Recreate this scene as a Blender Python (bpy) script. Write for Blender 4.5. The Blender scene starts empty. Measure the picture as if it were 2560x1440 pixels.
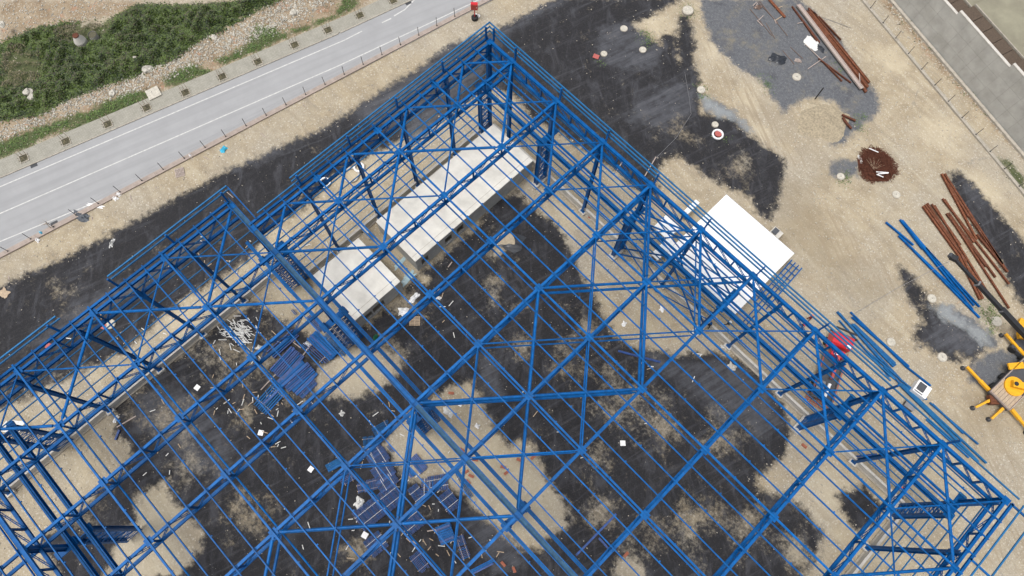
import bpy, math, random
import numpy as np
from mathutils import Vector, Matrix, Euler
random.seed(7); rng = np.random.default_rng(11)
S = bpy.context.scene; COL = S.collection
# ------------------------------------------------------------------ camera, sky, sun, exposure
CF = 1777.2                                   # focal length in pixels of a 2560 wide picture
CL = Vector((43.18, -40.14, 96.89)); CR = Euler((0.3230, -0.0215, 0.8021), 'XYZ')
cam = bpy.data.cameras.new('camera'); cam.sensor_width = 36; cam.lens = 36*CF/2560; cam.clip_end = 2000; cam.clip_start = 1
co = bpy.data.objects.new('camera', cam); COL.objects.link(co); co.location = CL; co.rotation_euler = CR; S.camera = co
SUN_EL, SUN_AZ = math.radians(74), math.radians(200)
W = bpy.data.worlds.new('World'); S.world = W; W.use_nodes = True
wn = W.node_tree; bg = wn.nodes['Background']
sky = wn.nodes.new('ShaderNodeTexSky'); sky.sky_type = 'NISHITA'; sky.sun_disc = False
sky.sun_elevation = SUN_EL; sky.sun_rotation = SUN_AZ; sky.dust_density = 6; sky.air_density = 1.0
hs = wn.nodes.new('ShaderNodeHueSaturation'); hs.inputs['Saturation'].default_value = 0.32
wn.links.new(sky.outputs[0], hs.inputs['Color']); wn.links.new(hs.outputs[0], bg.inputs[0]); bg.inputs[1].default_value = 0.115
sl = bpy.data.lights.new('sun', 'SUN'); sl.energy = 1.5; sl.angle = math.radians(24); sl.color = (1, .965, .92)
so = bpy.data.objects.new('sun', sl); COL.objects.link(so)
so.rotation_euler = Vector((math.sin(SUN_AZ)*math.cos(SUN_EL), math.cos(SUN_AZ)*math.cos(SUN_EL), math.sin(SUN_EL))).to_track_quat('Z', 'Y').to_euler()
S.view_settings.view_transform = 'Standard'; S.view_settings.look = 'None'; S.view_settings.gamma = 1
S.view_settings.exposure = 0.42
# ------------------------------------------------------------------ helpers
_R = CR.to_matrix()
def G(u, v, z=0.0):                           # point of the site at height z that lies on the given line of sight
    d = _R @ Vector(((u-1280)/CF, -(v-720)/CF, -1)); t = (z-CL.z)/d.z
    return Vector((CL.x+d.x*t, CL.y+d.y*t, z))
def tag(o, label=None, cat=None, group=None, kind=None):
    if label: o['label'] = label
    if cat: o['category'] = cat
    if group: o['group'] = group
    if kind: o['kind'] = kind
    return o
def empty(name, loc=(0, 0, 0), rz=0, **k):
    o = bpy.data.objects.new(name, None); COL.objects.link(o); o.location = loc; o.rotation_euler = (0, 0, rz)
    o.empty_display_size = .3
    return tag(o, **k)
class MB:
    def __init__(s): s.v = []; s.f = []; s.m = []; s.mi = 0
    def add(s, vs, fs):
        n = len(s.v); s.v += [tuple(p) for p in vs]; s.f += [tuple(i+n for i in f) for f in fs]; s.m += [s.mi]*len(fs); return s
    def box(s, c, d, rz=0, M=None):
        c = Vector(c); x, y, z = d[0]/2, d[1]/2, d[2]/2
        R = M if M is not None else Matrix.Rotation(rz, 3, 'Z')
        vs = [c+R@Vector((a*x, b*y, e*z)) for a in (-1, 1) for b in (-1, 1) for e in (-1, 1)]
        return s.add(vs, [(0, 1, 3, 2), (4, 6, 7, 5), (0, 4, 5, 1), (2, 3, 7, 6), (0, 2, 6, 4), (1, 5, 7, 3)])
    def sweep(s, p0, p1, prof, up=(0, 0, 1), cap=True, sc1=1):
        p0, p1 = Vector(p0), Vector(p1); d = (p1-p0).normalized(); up = Vector(up)
        if abs(d.dot(up)) > .98: up = Vector((0, 1, 0)) if abs(d.y) < .9 else Vector((1, 0, 0))
        sd = d.cross(up).normalized(); u = sd.cross(d).normalized(); n = len(prof)
        vs = [p0+sd*a+u*b for a, b in prof]+[p1+sd*a*sc1+u*b*sc1 for a, b in prof]
        fs = [(i, (i+1) % n, n+(i+1) % n, n+i) for i in range(n)]
        if cap: fs += [tuple(range(n-1, -1, -1)), tuple(range(n, 2*n))]
        return s.add(vs, fs)
    def bar(s, p0, p1, w, h, up=(0, 0, 1)):
        return s.sweep(p0, p1, [(-w/2, -h/2), (w/2, -h/2), (w/2, h/2), (-w/2, h/2)], up)
    def ibeam(s, p0, p1, w, h, up=(0, 0, 1), t=.035):
        a, b, c = w/2, h/2, .02
        return s.sweep(p0, p1, [(-a, -b), (a, -b), (a, -b+t), (c, -b+t), (c, b-t), (a, b-t), (a, b), (-a, b), (-a, b-t), (-c, b-t), (-c, -b+t), (-a, -b+t)], up)
    def tube(s, p0, p1, r, n=10, r1=None, cap=True):
        return s.sweep(p0, p1, [(r*math.cos(2*math.pi*i/n), r*math.sin(2*math.pi*i/n)) for i in range(n)], cap=cap, sc1=(r1/r if r1 is not None else 1))
    def poly(s, pts, z0, z1):
        n = len(pts)
        vs = [(p[0], p[1], z0) for p in pts]+[(p[0], p[1], z1) for p in pts]
        return s.add(vs, [(i, (i+1) % n, n+(i+1) % n, n+i) for i in range(n)]+[tuple(range(n, 2*n)), tuple(range(n-1, -1, -1))])
    def mesh(s, name, mats, smooth=False):
        me = bpy.data.meshes.new(name); me.from_pydata(s.v, [], s.f)
        mats = mats if isinstance(mats, (list, tuple)) else [mats]
        for m in mats: me.materials.append(m)
        if len(mats) > 1: me.polygons.foreach_set('material_index', s.m)
        if smooth: me.polygons.foreach_set('use_smooth', [True]*len(s.f))
        me.update(); return me
    def build(s, name, mats, parent=None, loc=(0, 0, 0), rz=0, smooth=False, **k):
        o = bpy.data.objects.new(name, s.mesh(name, mats, smooth)); COL.objects.link(o)
        o.location = loc; o.rotation_euler = (0, 0, rz)
        if parent: o.parent = parent
        return tag(o, **k)
def inst(name, me, parent=None, loc=(0, 0, 0), rot=(0, 0, 0), sc=None, **k):
    o = bpy.data.objects.new(name, me); COL.objects.link(o); o.location = loc; o.rotation_euler = rot
    if sc: o.scale = sc
    if parent: o.parent = parent
    return tag(o, **k)
def kids(o): return [c for c in bpy.data.objects if c.parent == o]
def dup(o, tree, loc=None, parent=None, **k):  # tree: {object: [children]}
    c = o.copy(); COL.objects.link(c)
    if parent: c.parent = parent
    if loc is not None: c.location = loc
    for ch in tree.get(o, []): dup(ch, tree, None, c)
    return tag(c, **k)
def tree_of(o):
    t = {}; st = [o]; allo = list(bpy.data.objects)
    while st:
        x = st.pop(); t[x] = [c for c in allo if c.parent == x]; st += t[x]
    return t
def bulk(name, V, F, mats, **k):              # numpy mesh; F quads or tris array
    me = bpy.data.meshes.new(name); nf, kf = F.shape
    me.vertices.add(len(V)); me.vertices.foreach_set('co', V.astype(np.float32).ravel())
    me.loops.add(nf*kf); me.loops.foreach_set('vertex_index', F.astype(np.int32).ravel())
    me.polygons.add(nf); me.polygons.foreach_set('loop_start', np.arange(0, nf*kf, kf, dtype=np.int32)); me.polygons.foreach_set('loop_total', np.full(nf, kf, dtype=np.int32))
    for m in (mats if isinstance(mats, list) else [mats]): me.materials.append(m)
    me.update(calc_edges=True); me.validate()
    o = bpy.data.objects.new(name, me); COL.objects.link(o); return tag(o, **k)
# ------------------------------------------------------------------ materials
def mat(name, col, rough=.7, metal=0, var=.12, scale=3, bump=0, bscale=30, col2=None, spec=None, detail=4, stretch=None, streak=None):
    m = bpy.data.materials.new(name); m.use_nodes = True; n = m.node_tree.nodes; l = m.node_tree.links; b = n['Principled BSDF']
    b.inputs['Roughness'].default_value = rough; b.inputs['Metallic'].default_value = metal
    if spec is not None: b.inputs['Specular IOR Level'].default_value = spec
    geo = n.new('ShaderNodeNewGeometry'); pos = geo.outputs['Position']
    if stretch:
        mp = n.new('ShaderNodeMapping'); mp.inputs['Scale'].default_value = stretch; l.new(pos, mp.inputs[0]); pos = mp.outputs[0]
    no = n.new('ShaderNodeTexNoise'); no.inputs['Scale'].default_value = scale; no.inputs['Detail'].default_value = detail; no.inputs['Roughness'].default_value = .65
    l.new(pos, no.inputs['Vector'])
    cr = n.new('ShaderNodeValToRGB'); cr.color_ramp.elements[0].position = .3; cr.color_ramp.elements[1].position = .7
    c2 = col2 or [min(1, c*(1+var)) for c in col]; c1 = [c*(1-var) for c in col]
    cr.color_ramp.elements[0].color = (*c1, 1); cr.color_ramp.elements[1].color = (*c2, 1)
    l.new(no.outputs['Fac'], cr.inputs[0]); l.new(cr.outputs[0], b.inputs['Base Color'])
    if streak:
        an, ssc, stg, cc = streak; mp = n.new('ShaderNodeMapping'); mp.inputs['Rotation'].default_value = (0, 0, -an); l.new(geo.outputs['Position'], mp.inputs[0])
        m2 = n.new('ShaderNodeMapping'); m2.inputs['Scale'].default_value = ssc; l.new(mp.outputs[0], m2.inputs[0]); t = n.new('ShaderNodeTexNoise'); t.inputs['Scale'].default_value = 1; t.inputs['Detail'].default_value = 6; l.new(m2.outputs[0], t.inputs['Vector'])
        r = n.new('ShaderNodeMapRange'); r.inputs[1].default_value = .45; r.inputs[2].default_value = .7; r.inputs[4].default_value = stg; l.new(t.outputs['Fac'], r.inputs[0])
        mx = n.new('ShaderNodeMix'); mx.data_type = 'RGBA'; l.new(r.outputs[0], mx.inputs[0]); l.new(cr.outputs[0], mx.inputs[6]); mx.inputs[7].default_value = (*cc, 1); l.new(mx.outputs[2], b.inputs['Base Color'])
    if bump:
        n2 = n.new('ShaderNodeTexNoise'); n2.inputs['Scale'].default_value = bscale; n2.inputs['Detail'].default_value = 5; l.new(pos, n2.inputs['Vector'])
        bp = n.new('ShaderNodeBump'); bp.inputs['Strength'].default_value = bump; bp.inputs['Distance'].default_value = .012
        l.new(n2.outputs['Fac'], bp.inputs['Height']); l.new(bp.outputs[0], b.inputs['Normal'])
    return m
def member_tone(m, amt):
    n = m.node_tree.nodes; l = m.node_tree.links; b = n['Principled BSDF']; src = b.inputs['Base Color'].links[0].from_socket
    oi = n.new('ShaderNodeObjectInfo'); mr = n.new('ShaderNodeMapRange'); mr.inputs[3].default_value = 1-amt; mr.inputs[4].default_value = 1+amt; l.new(oi.outputs['Random'], mr.inputs[0])
    geo = n.new('ShaderNodeNewGeometry'); t = n.new('ShaderNodeTexNoise'); t.inputs['Scale'].default_value = 4; t.inputs['Detail'].default_value = 8; l.new(geo.outputs['Position'], t.inputs['Vector'])
    hv = n.new('ShaderNodeHueSaturation'); l.new(mr.outputs[0], hv.inputs['Value']); l.new(src, hv.inputs['Color'])
    st = n.new('ShaderNodeMapRange'); st.inputs[1].default_value = .58; st.inputs[2].default_value = .78; st.inputs[4].default_value = .35; l.new(t.outputs['Fac'], st.inputs[0])
    mx = n.new('ShaderNodeMix'); mx.data_type = 'RGBA'; l.new(st.outputs[0], mx.inputs[0]); l.new(hv.outputs[0], mx.inputs[6]); mx.inputs[7].default_value = (.08, .12, .17, 1); l.new(mx.outputs[2], b.inputs['Base Color'])
    return m
M = {}
WALLA = math.atan2(60.1-65.9, 49.6-28.7)
_a, _b = G(0, 444), G(860, 79); PAVE_A = math.atan2(_b.y-_a.y, _b.x-_a.x)
M['blue'] = mat('blue_paint', (.0013, .086, .285), .45, var=.28, scale=1.3, spec=.14)
M['blue_dusty'] = mat('dusty_blue_paint', (.010, .095, .25), .65, var=.28, scale=2.5, spec=.2)
M['gutterblue'] = mat('dusty_gutter_blue', (.012, .065, .13), .7, var=.35, scale=2)
M['girt'] = mat('blue_girt_paint', (.010, .115, .275), .5, var=.2, scale=1.2, spec=.25)
M['stackblue'] = mat('stacked_steel_blue', (.004, .045, .20), .5, var=.45, scale=3)
for k_ in ('blue', 'blue_dusty', 'girt', 'stackblue', 'gutterblue'): member_tone(M[k_], .16)
M['conc'] = mat('cast_concrete', (.50, .48, .44), .9, var=.14, scale=1.1, bump=.2, bscale=25, detail=8)
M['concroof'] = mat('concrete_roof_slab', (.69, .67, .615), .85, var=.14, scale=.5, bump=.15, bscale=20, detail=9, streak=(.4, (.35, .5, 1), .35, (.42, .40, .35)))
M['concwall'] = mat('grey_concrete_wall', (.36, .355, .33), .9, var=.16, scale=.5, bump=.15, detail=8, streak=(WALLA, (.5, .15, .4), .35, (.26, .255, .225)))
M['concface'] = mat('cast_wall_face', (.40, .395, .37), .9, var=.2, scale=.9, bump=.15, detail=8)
M['joint'] = mat('concrete_joint', (.17, .165, .15), .95)
M['conc_old'] = mat('weathered_concrete', (.36, .33, .28), .9, var=.2, scale=2, bump=.3)
M['white'] = mat('white_sheet_metal', (.78, .79, .80), .4, var=.03, scale=.8, streak=(0, (2.0, .12, 1), .18, (.66, .67, .66)))
M['whitecloth'] = mat('white_plastic', (.8, .8, .8), .6, var=.08)
M['lid'] = mat('manhole_concrete', (.46, .435, .375), .9, var=.25, scale=3, bump=.3)
M['paper'] = mat('dirty_white_scrap', (.62, .62, .6), .8, var=.2, scale=6)
M['rust'] = mat('rusty_steel', (.125, .041, .017), .9, var=.55, scale=4, bump=.3)
member_tone(M['rust'], .3)
M['rustdark'] = mat('dark_rust', (.10, .034, .018), .95, var=.5, scale=5)
M['rustfaint'] = mat('faint_rust', (.16, .11, .09), .95, var=.3, scale=5)
M['wood'] = mat('weathered_timber', (.40, .31, .22), .85, var=.3, scale=8)
M['woodgrey'] = mat('grey_board', (.36, .30, .27), .85, var=.2, scale=5)
M['black'] = mat('black_steel', (.02, .021, .024), .5, var=.3)
M['blackplastic'] = mat('black_plastic_sheet', (.022, .026, .034), .35, var=.5, scale=8)
M['tarp'] = mat('grey_tarpaulin', (.075, .085, .10), .6, var=.3, scale=4)
M['red'] = mat('red_paint', (.52, .02, .03), .35, var=.1)
M['redlattice'] = mat('faded_red_paint', (.42, .06, .045), .55, var=.2)
M['redplate'] = mat('red_plate', (.36, .09, .08), .7, var=.2)
M['yellow'] = mat('yellow_machine_paint', (.72, .36, .012), .45, var=.15, scale=3)
M['rubber'] = mat('rubber', (.016, .016, .017), .8)
M['glass'] = mat('dark_glass', (.02, .025, .03), .08)
M['grey'] = mat('grey_metal', (.22, .22, .23), .5, metal=.3)
M['darkgrey'] = mat('dark_grey_metal', (.06, .065, .075), .5)
M['skin'] = mat('skin', (.42, .24, .16), .6, var=.05)
M['orange'] = mat('orange_cloth', (.8, .12, .03), .8, var=.1)
M['darkred'] = mat('dark_red_cloth', (.17, .012, .018), .85, var=.2)
M['darkcloth'] = mat('dark_cloth', (.02, .022, .03), .85, var=.3)
M['jeans'] = mat('denim', (.05, .07, .12), .85, var=.2)
M['green'] = mat('green_plastic', (.01, .13, .06), .6)
M['cyan'] = mat('light_blue_plastic', (.05, .42, .62), .5, var=.2, scale=8)
M['glasspane'] = mat('pale_blue_sheet', (.33, .46, .50), .3, var=.12, scale=3)
M['brick'] = mat('terracotta', (.30, .10, .06), .85, var=.25, scale=6)
M['paint'] = mat('road_paint', (.50, .50, .49), .8, var=.22, scale=2.5)
M['plinth'] = mat('pinkish_kerb_wall', (.34, .285, .25), .9, var=.15, scale=2, bump=.2)
M['stone'] = mat('pale_limestone', (.44, .40, .33), .95, var=.25, scale=2)
M['whitestone'] = mat('pale_rubble', (.43, .41, .36), .95, var=.4, scale=1.3)
M['gravelbrown'] = mat('brown_gravel', (.085, .062, .045), .95, var=.7, scale=14, bump=.6, bscale=20)
M['soil'] = mat('planter_soil', (.09, .085, .055), .95, var=.5, scale=9)
M['gravelmound'] = mat('mound_gravel', (.30, .255, .18), .95, var=.38, scale=3.5, bump=.5, bscale=8, detail=9)
M['mud'] = mat('wet_mud', (.33, .27, .18), .35, var=.2, scale=3)
# road asphalt: pale, worn
M['road'] = mat('worn_asphalt', (.30, .305, .313), .9, var=.07, scale=.3, bump=.15, bscale=40, detail=10, streak=(PAVE_A, (.035, 1.1, 1), .55, (.245, .25, .258)))
def leafmat(name, a, b, sc):
    m = bpy.data.materials.new(name); m.use_nodes = True; n = m.node_tree.nodes; l = m.node_tree.links; p = n['Principled BSDF']; p.inputs['Roughness'].default_value = .6
    g = n.new('ShaderNodeNewGeometry'); t = n.new('ShaderNodeTexNoise'); t.inputs['Scale'].default_value = sc; t.inputs['Detail'].default_value = 6; l.new(g.outputs['Position'], t.inputs['Vector'])
    r = n.new('ShaderNodeValToRGB'); e = r.color_ramp.elements; e[0].position = .34; e[0].color = (*a, 1); e[1].position = .66; e[1].color = (*b, 1)
    w = n.new('ShaderNodeMix'); w.data_type = 'FLOAT'; w.inputs[0].default_value = .45; l.new(t.outputs['Fac'], w.inputs[2]); l.new(g.outputs['Random Per Island'], w.inputs[3])
    l.new(w.outputs[0], r.inputs[0]); l.new(r.outputs[0], p.inputs['Base Color']); return m
M['leaf'] = leafmat('bramble_leaf', (.010, .024, .006), (.088, .135, .022), .28)
M['dryleaf'] = leafmat('dry_scrub', (.045, .04, .022), (.17, .145, .075), .6)
M['brownstem'] = leafmat('bramble_stems', (.02, .016, .010), (.085, .065, .04), .7)
M['grass'] = leafmat('grass', (.035, .085, .014), (.12, .19, .04), .8)
def pavemat():
    m = mat('paver_blocks', (.33, .32, .28), .9, var=.1, scale=.8, bump=.1); n = m.node_tree.nodes; l = m.node_tree.links; b = n['Principled BSDF']
    g = n.new('ShaderNodeNewGeometry'); mp = n.new('ShaderNodeMapping'); mp.inputs['Rotation'].default_value = (0, 0, -PAVE_A); l.new(g.outputs['Position'], mp.inputs[0])
    br = n.new('ShaderNodeTexBrick'); br.inputs['Scale'].default_value = 1; br.inputs['Brick Width'].default_value = .30; br.inputs['Row Height'].default_value = .2; br.inputs['Mortar Size'].default_value = .018
    br.inputs['Color1'].default_value = (1, 1, 1, 1); br.inputs['Color2'].default_value = (.88, .88, .86, 1); br.inputs['Mortar'].default_value = (.55, .54, .5, 1); l.new(mp.outputs[0], br.inputs[0])
    mx = n.new('ShaderNodeMix'); mx.data_type = 'RGBA'; mx.blend_type = 'MULTIPLY'; mx.inputs[0].default_value = 1
    src = b.inputs['Base Color'].links[0].from_socket; l.new(src, mx.inputs[6]); l.new(br.outputs['Color'], mx.inputs[7]); l.new(mx.outputs[2], b.inputs['Base Color'])
    return m

M['pave'] = pavemat()
# ------------------------------------------------------------------ ground zones (outlines of the dumped black millings, dust, soil)
def W2(pts): return np.array([[*G(u, v)[:2]] for u, v in pts])
def sdf(P, poly):                             # >0 inside
    Q = W2(poly); n = len(Q); d = np.full(len(P), 1e9); ins = np.zeros(len(P), bool)
    for i in range(n):
        a, b = Q[i], Q[(i+1) % n]; e = b-a; w = P-a
        t = np.clip((w@e)/(e@e), 0, 1); q = w-t[:, None]*e; d = np.minimum(d, (q*q).sum(1))
        c = ((a[1] > P[:, 1]) != (b[1] > P[:, 1])) & (P[:, 0] < (b[0]-a[0])*(P[:, 1]-a[1])/((b[1]-a[1]) if b[1] != a[1] else 1e-9)+a[0])
        ins ^= c
    d = np.sqrt(d); return np.where(ins, d, -d)
def comb(P, adds, subs=()):
    r = np.full(len(P), -1e3)
    for p in adds: r = np.maximum(r, sdf(P, p))
    for p in subs: r = np.minimum(r, -sdf(P, p))
    return r
BLACK = [
 [(1395,-5),(1350,22),(1235,78),(1130,112),(1065,160),(965,222),(870,285),(800,330),(735,352),(650,393),(570,427),(505,462),(415,512),(330,558),(250,602),(150,652),(60,692),(-30,735),(-60,1040),(40,1010),(130,960),(215,925),(310,875),(400,792),(470,735),(540,700),(610,650),(690,560),(760,520),(830,440),(900,400),(1000,345),(1080,312),(1140,270),(1215,215),(1290,235),(1330,290),(1400,330),(1480,385),(1560,440),(1600,478),(1650,500),(1640,440),(1655,400),(1690,385),(1740,412),(1765,440),(1830,470),(1880,490),(1895,530),(1925,545),(1945,510),(1952,430),(1905,385),(1855,345),(1830,302),(1745,283),(1752,230),(1742,180),(1700,168),(1690,140),(1695,110),(1680,88),(1660,85),(1650,112),(1620,95),(1575,62),(1640,30),(1700,-5)],
 [(150,1440),(108,1345),(200,1290),(245,1235),(335,1150),(328,1120),(292,1085),(285,1015),(360,952),(450,892),(550,815),(640,762),(700,800),(790,850),(850,870),(930,805),(1000,745),(1045,690),(1110,640),(1200,565),(1240,500),(1295,485),(1340,530),(1395,565),(1430,640),(1470,720),(1495,765),(1530,835),(1560,862),(1640,880),(1700,893),(1780,882),(1850,902),(1920,962),(1958,1020),(1976,1080),(1960,1135),(1905,1178),(1885,1205),(1905,1232),(1960,1245),(2010,1272),(2052,1335),(2040,1395),(1985,1500),(700,1560),(150,1560)],
 [(2375,436),(2398,430),(2450,482),(2505,545),(2548,592),(2600,650),(2640,800),(2565,770),(2528,715),(2500,650),(2450,590),(2418,530),(2388,488)],
 [(1702,40),(1722,38),(1728,70),(1736,110),(1730,150),(1742,185),(1735,240),(1700,240),(1690,190),(1700,150),(1695,110)],
 [(1790,300),(1832,290),(1850,320),(1900,360),(1960,400),(1955,450),(1850,420),(1800,380)],
 [(2250,668),(2285,690),(2290,710),(2310,730),(2322,765),(2280,762),(2262,715)],
 [(2296,768),(2345,765),(2375,800),(2425,818),(2478,855),(2440,890),(2430,900),(2395,880),(2400,905),(2340,880),(2310,850),(2295,870),(2285,830),(2312,810)],
 [(2095,1240),(2160,1215),(2205,1265),(2190,1300),(2140,1330),(2118,1290)],
]
ISL = [
 [(1130,962),(1188,948),(1208,1005),(1235,1060),(1268,1105),(1325,1095),(1355,1150),(1375,1205),(1422,1260),(1418,1322),(1375,1345),(1355,1375),(1300,1378),(1250,1330),(1180,1272),(1160,1240),(1090,1222),(1015,1200),(978,1150),(955,1112),(985,1068),(1030,1022),(1080,990)],
 [(820,902),(880,862),(960,872),(1012,893),(1000,930),(955,972),(880,1002),(820,992),(778,970),(790,925)],
 [(650,712),(700,700),(755,742),(772,790),(740,802),(680,790)],
 [(330,1240),(425,1190),(420,1232),(472,1290),(512,1318),(505,1372),(450,1440),(240,1480),(290,1350),(340,1292)],
 [(1560,1380),(1600,1400),(1620,1440),(1600,1470),(1540,1470),(1530,1410)],
 [(1215,625),(1245,610),(1270,625),(1255,645),(1220,648)],
 [(1045,690),(1075,680),(1075,705),(1050,715)],
 [(2450,880),(2480,870),(2500,900),(2470,930),(2440,925)],
]
GREY = [
 [(1745,-5),(1992,-5),(2030,22),(2090,80),(2140,160),(2195,235),(2202,282),(2160,312),(2095,372),(2045,352),(2080,295),(2040,262),(1995,262),(1960,292),(1905,205),(1845,172),(1782,110),(1762,60)],
 [(1750,240),(1790,245),(1840,280),(1880,320),(1870,335),(1820,300),(1760,275)],
 [(1040,362),(1100,300),(1190,210),(1250,100),(1400,20),(1420,-5),(1395,-5),(1340,25),(1230,82),(1120,118),(1060,168),(960,232),(860,298),(730,365),(640,405),(560,440),(600,430),(740,370),(880,290)],
 [(2330,765),(2370,758),(2440,800),(2500,850),(2490,880),(2440,850),(2370,800)],
 [(2150,400),(2075,395),(2075,440),(2100,450),(2150,440)],
 [(2430,900),(2500,870),(2560,890),(2560,960),(2480,985),(2420,950)],
]
GREYIN = [
 [(1495,65),(1560,52),(1625,75),(1650,112),(1650,165),(1600,175),(1540,170),(1485,150)],
 [(1040,352),(1100,292),(1190,200),(1250,100),(1400,15),(1420,-5),(1395,-5),(1340,20),(1230,75),(1120,110),(1060,158),(960,222),(860,290),(730,355),(640,395),(560,430),(600,425),(740,365),(880,285)],
 [(2310,850),(2330,790),(2420,820),(2470,855),(2430,895),(2380,880),(2340,875)],
 [(1690,200),(1745,215),(1735,290),(1660,330),(1560,300),(1600,240)],
 [(0,900),(60,880),(180,760),(330,690),(480,590),(560,560),(430,680),(200,820)],  # dusty or wet grey on top of the black inside the hall
 [(1590,860),(1700,905),(1780,895),(1850,910),(1930,985),(1960,1060),(1900,1110),(1850,1060),(1820,1100),(1750,1000),(1690,960),(1640,930)],
 [(330,990),(420,960),(520,1010),(590,1130),(560,1200),(480,1180),(420,1130),(350,1080)],
 [(1160,1270),(1290,1330),(1310,1420),(1230,1440),(1180,1350)],
 [(2400,450),(2430,455),(2480,520),(2470,540),(2430,500)],
 [(1190,880),(1250,900),(1260,990),(1210,1000)],
]
GREEN = [
 [(-20,95),(60,58),(130,42),(250,40),(330,-5),(700,-5),(640,22),(560,70),(500,95),(430,145),(330,187),(250,212),(160,248),(100,282),(-20,300)],
 [(-20,362),(60,332),(200,280),(240,290),(120,335),(60,372),(-20,405)],
 [(250,258),(330,228),(410,232),(360,262),(250,300),(150,340),(200,295)],
 [(410,190),(480,160),(530,180),(470,205),(415,215)],
 [(640,62),(690,65),(700,85),(840,35),(860,-5),(890,-5),(900,12),(830,48),(700,100),(640,130),(560,160),(540,150),(620,110)],
 [(2495,395),(2520,400),(2560,440),(2560,480),(2530,450)],
]
SOIL = [[(-20,-20),(340,-20),(330,0),(140,42),(60,60),(-20,95)], [(-20,300),(100,282),(330,187),(560,70),(700,-5),(960,-20),(860,42),(-20,401)],
 [(2080,-20),(2180,-20),(2330,150),(2600,440),(2600,400),(2480,270),(2260,-20)]]
TONE = [(2230,150,50,1),(2350,330,55,1),(2450,480,50,1),(1640,60,35,.9),(1780,130,40,.8),(1870,240,40,.9),(1900,335,25,1.3),(600,420,60,.4),(1100,120,40,.5),(250,590,60,.4),(2150,540,50,.5),(2400,1200,60,.5),
 (1190,1150,55,1.2),(1310,1250,60,1.2),(1060,1110,40,1),(890,930,50,1.2),(710,740,40,1),(420,1250,50,1),(370,1390,60,1.1),(220,1170,50,.9),(2080,1230,60,.9),(2200,1360,60,1),(2000,1380,40,.8),(1660,820,50,1),(1640,650,50,1),(1400,560,50,1),(450,800,60,.9),(900,430,60,.9),(700,600,50,.9),
 (2000,560,60,-1),(2070,650,60,-.8),(2170,720,50,-.8),(1960,480,40,-1),(1850,455,40,-.9),(2060,440,40,-.6),(2500,960,60,-1),(2450,1080,60,-.6),(1700,720,60,-.5),(1870,1120,60,-.4),(2240,620,40,-.5),(1640,800,60,-.4),(300,1150,60,-.5),(430,1290,60,-.3),(2180,840,40,-.6),(1500,650,60,-.3)]
TRACK = [[(1700,90),(1790,100),(1860,170),(1950,300),(2050,430),(1960,420),(1880,370),(1830,290),(1760,200)], [(2360,1000),(2520,980),(2600,1400),(2440,1440)], [(1950,480),(2100,520),(2330,780),(2200,760),(2000,600)]]
PALE = [[(1748,238),(1775,238),(1800,262),(1835,278),(1862,302),(1888,328),(1870,332),(1835,302),(1795,292),(1765,272)], [(2325,768),(2372,758),(2400,790),(2470,830),(2485,865),(2455,868),(2420,835),(2385,815),(2350,800)]]
DUST = [(1240,720,40),(1480,830,50),(1290,780,30),(1300,860,40),(1420,900,60),(1000,760,60),(650,900,70),(980,880,50),(760,960,60),(1560,1000,90),(1650,1060,60),(1800,1090,60),(1990,1240,50),
 (1870,1320,60),(1750,1290,60),(1500,1290,50),(1600,1370,60),(560,900,80),(430,1050,60),(330,1000,50),(470,1160,60),(610,1290,60),(200,1300,40),(100,1020,80),(230,960,60),(150,740,40),(880,430,40),(2000,1390,60),(1720,1330,50),(900,1380,40),(1080,320,60),(760,500,40),(1840,420,50),(1700,330,40),(1500,1150,40),(600,1040,40)]
def dustf(P):
    r = np.zeros(len(P))
    for u, v, s in DUST:
        c = np.array(G(u, v)[:2]); s = s/19*.8
        r = np.maximum(r, np.exp(-((P-c)**2).sum(1)/(2*s*s)))
    return r
def gz(P):                                    # terrain height (never above 0 near built things, berm excepted)
    x, y = P[:, 0], P[:, 1]
    g = -.05+.03*np.sin(x*.31+y*.17)+.02*np.sin(x*.9-y*.7)
    s = sdf(P, [(-20,-120),(900,-120),(700,-5),(640,22),(560,70),(500,95),(430,145),(330,187),(250,212),(160,248),(100,282),(-20,300),(-400,480),(-400,-120)])
    g -= np.clip(s, 0, 8)*.16+np.clip(s-2, 0, 3)*.25
    b = sdf(P, BERM); g += np.clip(b, 0, 1.6)*.22
    return g
BERM = [(-30,655),(60,620),(160,572),(300,515),(450,430),(600,365),(760,290),(900,210),(1050,140),(1180,70),(1290,20),(1340,-5),(1385,-5),(1340,20),(1230,70),(1120,105),(1060,150),(960,215),(865,278),(795,322),(730,345),(645,386),(565,420),(500,455),(410,505),(325,552),(245,595),(145,645),(55,685),(-30,728)]
def tonef(P):
    r = np.zeros(len(P))
    for u, v, s, w in TONE:
        c = np.array(G(u, v)[:2]); s = s/19; r += w*np.exp(-((P-c)**2).sum(1)/(2*s*s))
    return r
xs = np.concatenate([np.linspace(-600, -100, 26)[:-1], np.arange(-100, 112, .65), np.linspace(112, 620, 26)[1:]])
ys = np.concatenate([np.linspace(-600, -106, 26)[:-1], np.arange(-106, 100, .65), np.linspace(100, 600, 26)[1:]])
X, Y = np.meshgrid(xs, ys); P = np.stack([X.ravel(), Y.ravel()], 1); nx, ny = len(xs), len(ys)
I = np.arange(nx*ny).reshape(ny, nx); F = np.stack([I[:-1, :-1], I[:-1, 1:], I[1:, 1:], I[1:, :-1]], -1).reshape(-1, 4)
_p, _q = G(1790, 130), G(1880, 330); TRA = math.atan2(_q.y-_p.y, _q.x-_p.x)
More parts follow.
